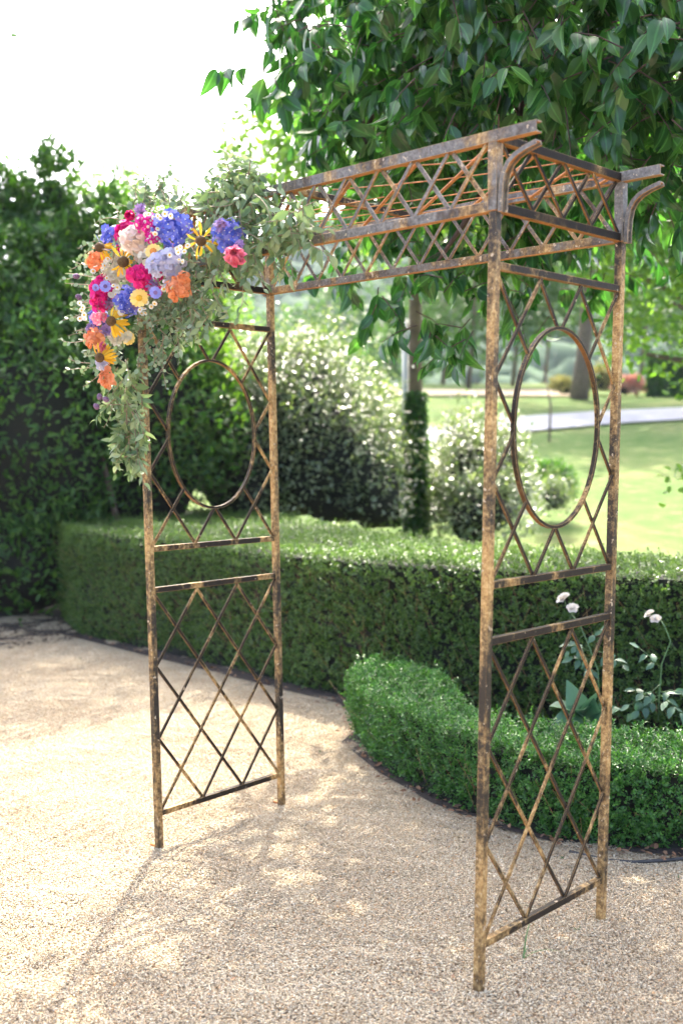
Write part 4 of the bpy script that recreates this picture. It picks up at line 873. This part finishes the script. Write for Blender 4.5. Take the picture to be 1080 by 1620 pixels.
def fill(n, cx_, cy_, rx, ry, Y0, Y1, dirs, ln, kind, nl, size, droop=.2):
    for _ in range(n):
        while True:
            u, v = rng.uniform(-1,1,2)
            if u*u+v*v < 1: break
        px, py = cx_+u*rx, cy_+v*ry; Yp = rng.uniform(Y0, Y1); a = aty(px, py, Yp); ang = math.radians(rng.uniform(*dirs)); L_ = rng.uniform(*ln)
        b = aty(px+math.cos(ang)*L_, py-math.sin(ang)*L_, Yp+rng.uniform(-.06,.06)); sprig(a, b, kind, nl, size, droop, bend=rng.normal()*.12)
# cushion behind the blooms
fill(75, 205,430, 70,75, -.10,.04, (0,360), (40,70), 'round', 11, .026)
fill(40, 170,520, 30,70, -.10,.02, (150,330), (35,60), 'round', 9, .024)
fill(60, 285,468, 48,44, -.14,.0, (190,350), (30,55), 'round', 12, .024)
fill(9, 246,530, 18,26, -.12,-.02, (230,310), (40,70), 'round', 11, .024)
fill(40, 305,410, 45,40, -.14,.0, (0,360), (30,60), 'round', 11, .024)
fill(16, 205,440, 60,75, -.24,-.19, (0,360), (18,35), 'round', 5, .02)
fill(10, 250,325, 45,14, -.12,.06, (50,130), (25,48), 'round', 9, .024)
sprig(aty(270,335,-.1), aty(263,282,-.08), 'round', 10, .024); sprig(aty(240,335,-.1), aty(232,298,-.1), 'round', 8, .024); sprig(aty(290,330,-.1), aty(274,300,-.1), 'big', 5, .045)
sprig(aty(225,335,-.05), aty(188,322,-.05), 'round', 7, .026)
for a, b in (((160,440),(108,432)),((160,452),(103,448)),((150,480),(122,476)),((160,520),(118,524)),((150,500),(124,498)),((160,425),(118,415)),((150,545),(132,560)),((165,560),(140,560))):
    sprig(aty(*a,-.16), aty(*b,-.2), 'round', 6, .021)
# sage foliage trailing right along the beam
for _ in range(66):
    t = rng.uniform(); px, py = 315+t*150+rng.normal()*10, 370-t*22+rng.normal()*26*(1.1-.35*t); a = aty(px, py, rng.uniform(-.14,.02)); ang = rng.uniform(-1.9,.9); L_ = rng.uniform(35,65)
    sprig(a, aty(px+math.cos(ang)*L_, py-math.sin(ang)*L_, rng.uniform(-.16,.02)), 'big', 8, .054, .45, bend=rng.normal()*.15)
for a, b in (((400,400),(418,460)),((380,420),(376,505)),((430,390),(440,440)),((345,430),(362,500)),((360,440),(345,490)),((440,370),(492,345)),((430,380),(480,372)),((320,470),(318,540)),((300,490),(310,548)),((280,520),(285,560)),((440,350),(500,318)),((330,500),(300,540))):
    sprig(aty(*a,-.12), aty(*b,-.12), 'big', 8, .05, .5, bend=rng.normal()*.1)
for a, b in (((330,345),(405,275)),((345,340),(360,285)),((350,330),(415,290)),((320,340),(335,300)),((370,330),(385,262)),((300,345),(285,315)),((360,335),(425,320)),((380,300),(412,268))):
    sprig(aty(*a,-.02), aty(*b,-.04), 'big', 9, .046, .2, bend=rng.normal()*.12)
fill(34, 345,330, 48,18, -.04,.08, (20,160), (25,50), 'big', 8, .046, .15)
fill(20, 378,292, 32,24, -.06,.04, (20,150), (22,40), 'big', 8, .046, .1)
fill(8, 240,310, 26,16, -.1,.02, (50,130), (25,40), 'round', 9, .026)
# the long garland down the post
for _ in range(46):
    t = rng.uniform()**.8; px, py = 200+t*10+rng.normal()*11*(1.2-t*.6), 570+t*140+rng.normal()*8; a = aty(px, py, rng.uniform(-.15,-.03)); ang = math.radians(rng.uniform(225,300)); L_ = rng.uniform(30,55)
    sprig(a, aty(px+math.cos(ang)*L_, py-math.sin(ang)*L_, rng.uniform(-.15,-.04)), 'big', 8, .05, .5, bend=rng.normal()*.15)
for a, b in (((210,640),(165,640)),((205,690),(172,706)),((215,700),(228,768)),((205,660),(180,735)),((220,680),(215,745)),((195,600),(160,650))):
    sprig(aty(*a,-.1), aty(*b,-.12), 'big', 7, .05, .4)
fill(10, 195,610, 20,50, -.1,-.02, (230,290), (40,70), 'round', 10, .022)
for kind, mat, wr in (('round', M_euc, .85), ('big', M_sage, .45)):
    L_ = GL[kind]; P, D_, N_ = (np.array([l[i] for l in L_]) for i in range(3)); S_ = np.array([l[3] for l in L_]); order = np.argsort(P[:,1]-S_*2); k = 150
    single_leaves(P[order[:k]], D_[order[:k]], N_[order[:k]], S_[order[:k]], wr, kind, mat, arr)
    leaf_obj(kind, P[order[k:]], D_[order[k:]], N_[order[k:]], S_[order[k:]], S_[order[k:]]*wr, 'foliage', mat, arr, True)
st.build('stem', M_stem2, arr, True, kind='stuff')

# ------------------------------------------------------------------ roses between the hedges, small things on the ground
M_rosel = leaf_mat('rose_leaf', [(.045,.11,.06),(.07,.15,.085),(.10,.19,.11)], .4, .25, (1.2,1.4,.7))
M_rosew = pm('white_rose_petal', [(.80,.72,.62),(.84,.79,.72)]); M_rstem = plain('rose_stem', (.10,.19,.07), .6, .2, 30)
def rose_plant(base, stem, blooms, leaves, label, Yp):
    r_ = thing('rose_plant', label, 'rose', 'white roses between the hedges'); pts = [aty(x, y, Yp) for x, y in [base]+stem]; mb = MB(); mb.tube(pts, np.linspace(.0038,.0022,len(pts)), 6); mb.build('stem', M_rstem, r_, True)
    for (px, py, rr, fx) in blooms:
        R_ = rr/(FPX/5.2); p = aty(px, py, Yp-.01); bm = bmesh.new(); bmesh.ops.create_icosphere(bm, subdivisions=2, radius=.35*R_); me = bpy.data.meshes.new('rose_bloom'); bm.to_mesh(me); bm.free(); me.materials.append(M_rosew)
        x, y, z = frame(nrm(np.array([fx,-.5,.7]))); c = put(link('rose_bloom', me, r_), p, x, y, z); pme = petal_mesh('petal', R_*1.2, R_*1.15, M_rosew, 4, .15, .35, .5, .75)
        for k in range(3):
            for i in range(5): local(link('petal', pme, c), 1.2566*(i+.5*k)+rng.normal()*.1, math.radians(66-24*k), (0,0,-.25*R_), .75+.15*k)
        mb = MB(); mb.tube([p-z*.3*R_, p-z*.8*R_-np.array([0,0,.02]), pts[-1]], .0016, 5); mb.build('flower_stalk', M_rstem, r_, True)
    P = []; D_ = []; N_ = []; L_ = []
    for (x0, y0, x1, y1, n, s) in leaves:
        a, b = aty(x0, y0, Yp), aty(x1, y1, Yp-.08); mb = MB(); mb.tube([a, (a+b)/2+[0,0,.01], b], .0012, 4); mb.build('leaf_stalk', M_rstem, r_, True)
        for i in range(n):
            t = (i//2+1)/(n//2+1) if i < n-1 else 1; sg = 1 if i % 2 else -1; d = nrm(b-a); sd = nrm(np.cross(d, np.array([.3,-.5,.8])))
            P.append(a+(b-a)*t); D_.append(d*.6+sd*sg*(.9 if i < n-1 else .0)+[0,0,-.15]); N_.append(nrm(np.array([.4,-.5,.8])+.3*rng.normal(size=3))); L_.append(s*rng.uniform(.8,1.1))
    single_leaves(np.array(P), np.array(D_), np.array(N_), L_, .58, 'big', M_rosel, r_)
rose_plant((948,1130), [(945,1060),(930,1020),(915,985),(903,972)], [(890,946,11,-.3),(905,962,9,.3)],
           [(930,1030,900,1020,5,.055),(938,1045,905,1042,5,.05),(945,1030,985,1052,5,.055),(922,1005,900,1030,3,.05),(930,1015,950,995,3,.055),(944,1065,932,1062,3,.045)], 'tall white rose with two blooms seen through the right panel', 2.25)
rose_plant((1040,1140), [(1042,1100),(1046,1050),(1060,1015),(1050,990),(1042,978)], [(1026,971,8,-.4),(1036,979,8,.1)],
           [(1042,1108,1003,1092,5,.06),(1044,1100,1075,1128,5,.06),(1042,1105,1010,1125,5,.06),(1046,1060,1010,1025,4,.055),(1042,1100,995,1115,4,.055),(1044,1095,1078,1095,4,.06),(1046,1080,1000,1128,4,.055)], 'white rose with two small blooms at the right of the arch', 2.3)
# broad leaved plant
hp_ = thing('hosta', 'broad leaved green plant between the two hedges', 'plant'); base = aty(925,1140,2.0)
P = []; D_ = []; N_ = []; L_ = []
for (px, py, s) in [(893,1110,.15),(905,1098,.13),(935,1100,.14),(945,1120,.13),(900,1136,.15),(975,1138,.13),(930,1128,.12),(968,1105,.10),(915,1092,.11)]:
    tip = aty(px, py, 1.9+rng.uniform(-.1,.1)); P.append(base+(tip-base)*.15); D_.append(tip-base); N_.append(nrm(np.array([.5,-.5,.8])+.25*rng.normal(size=3))); L_.append(s*1.25)
single_leaves(np.array(P), np.array(D_), np.array(N_), L_, .7, 'big', leaf_mat('hosta_leaf', [(.05,.13,.06),(.07,.17,.08),(.09,.2,.1)], .45, .3), hp_)
# weeds in the gravel
M_blade = leaf_mat('grass_blade', [(.07,.15,.04),(.11,.2,.06)], .5, .3)
def blade(mb, a, b, h, wd):
    a, b = np.asarray(a), np.asarray(b); pts = [a+(b-a)*t+np.array([0,0,h*4*t*(1-t)]) for t in np.linspace(0,1,7)]
    V = []; 
    for i, p in enumerate(pts):
        s = nrm(np.cross(b-a, Z))*wd*(1-i/6.5)/2; V += [p-s, p+s]
    mb.add(V, [(2*i,2*i+1,2*i+3,2*i+2) for i in range(6)])
def gz(px, py): d = ray(px, py); return CAM+d*(-CAM[2]/d[2])
gw = thing('grass_weed', 'green grass weed with two long blades flat on the gravel', 'weed', 'weeds in the gravel')
c = gz(827,1518)
for (px, py, h) in ((905,1523,.03),(845,1472,.06),(838,1510,.02)):
    mb = MB(); e = gz(px, py); e = e+[0,0,.012]; blade(mb, c+[0,0,.004], e, h, .006); mb.build('blade', M_blade, gw, True)
for (px, py, lab) in ((912,1475,'tiny green sprout near the back leg of the right panel'),(890,1362,'small seedling by the foot of the low hedge'),(1070,1392,'green seedling by the black hose'),(505,1192,'faint small sprout near the round hedge end'),(127,1043,'small green sprout far across the gravel')):
    s_ = thing('sprout', lab, 'weed', 'weeds in the gravel'); c = gz(px, py); m = 5; an = rng.uniform(0,6.28,m)
    P = np.tile(c+[0,0,.004], (m,1)); D_ = np.stack([np.cos(an), np.sin(an), np.full(m,1.1)], 1); single_leaves(P, D_, nrm(rng.normal(size=(m,3))), rng.uniform(.010,.020,m), .3, 'big', M_blade, s_)
# fallen leaves along the hedge foot
M_dead = leaf_mat('dead_leaf', [(.16,.08,.04),(.24,.12,.06),(.30,.17,.09),(.12,.07,.045)], .7, .15)
n = 230; ft = [(-4.6,2.5),(-3.4,2.46),(-2.2,2.4),(-1.4,2.3),(-.9,2.12),(-.57,1.7),(-.04,1.40),(.43,1.21),(.8,1.15),(1.2,1.17),(1.58,1.40)]; ft = np.array(ft)
k = rng.integers(0, len(ft)-1, n); t = rng.uniform(0,1,n)[:,None]; q = ft[k]*(1-t)+ft[k+1]*t; dv = nrm(ft[k+1]-ft[k]); nn = np.stack([dv[:,1], -dv[:,0]], 1)
q = q+nn*(rng.normal(size=n)*.035+.0)[:,None]; P = np.c_[q, rng.uniform(.014,.03,n)]
leaf_obj('oval', P, nrm(np.c_[rng.normal(size=(n,2)), .25*rng.normal(size=n)]), nrm(np.c_[.5*rng.normal(size=(n,2)), np.ones(n)]), rng.uniform(.018,.042,n), rng.uniform(.010,.022,n), 'fallen_leaves', M_dead)
n = 900; P = np.c_[rng.uniform(-5.5,-4.4,n), rng.uniform(1.5,3,n), rng.uniform(.012,.03,n)]
leaf_obj('oval', P, nrm(np.c_[rng.normal(size=(n,2)), .2*rng.normal(size=n)]), nrm(np.c_[.4*rng.normal(size=(n,2)), np.ones(n)]), .035, .014, 'bark_chips', plain('bark_chip', (.06,.042,.03), .9, .5, 20))
n = 60; P = np.array([gz(*q) for q in np.c_[rng.uniform(0,1080,n), rng.uniform(1130,1600,n)]]); P[:,2] = .014
leaf_obj('oval', P, nrm(np.c_[rng.normal(size=(n,2)), .2*rng.normal(size=n)]), nrm(np.c_[.4*rng.normal(size=(n,2)), np.ones(n)]), rng.uniform(.008,.022,n), rng.uniform(.005,.012,n), 'leaf_litter', M_dead)
# irrigation hose
mb = MB(); mb.tube([gz(x, y)+[0,0,.012] for x, y in ((900,1352),(960,1366),(1000,1369),(1050,1366),(1090,1362),(1150,1345))], .0075, 8)
tag(mb.build('irrigation_hose', plain('black_rubber', (.03,.03,.03), .6, .2), None, True), 'black irrigation hose on the gravel along the low hedge', 'hose')

# ------------------------------------------------------------------ air
HAZE = .0003
c = CAM+FH*190; L_ = 330
me = bpy.data.meshes.new('haze'); Vh = []
for z in (-5.0, 96.0):
    for a, b in ((-1,-1),(1,-1),(1,1),(-1,1)): v = c*[1,1,0]+FH*a*L_+RH*b*760; Vh.append((v[0], v[1], z))
me.from_pydata(Vh, [], [(0,1,2,3),(7,6,5,4),(4,5,1,0),(5,6,2,1),(6,7,3,2),(7,4,0,3)])
m, nt, out = newmat('haze_air'); pv = nt.nodes.new('ShaderNodeVolumePrincipled'); pv.inputs['Color'].default_value = (.80,.92,1,1); pv.inputs['Density'].default_value = HAZE; pv.inputs['Anisotropy'].default_value = .0
nt.links.new(pv.outputs[0], out.inputs['Volume']); me.materials.append(m); me.update()
if HAZE > 0: link('haze', me, None, 'stuff')
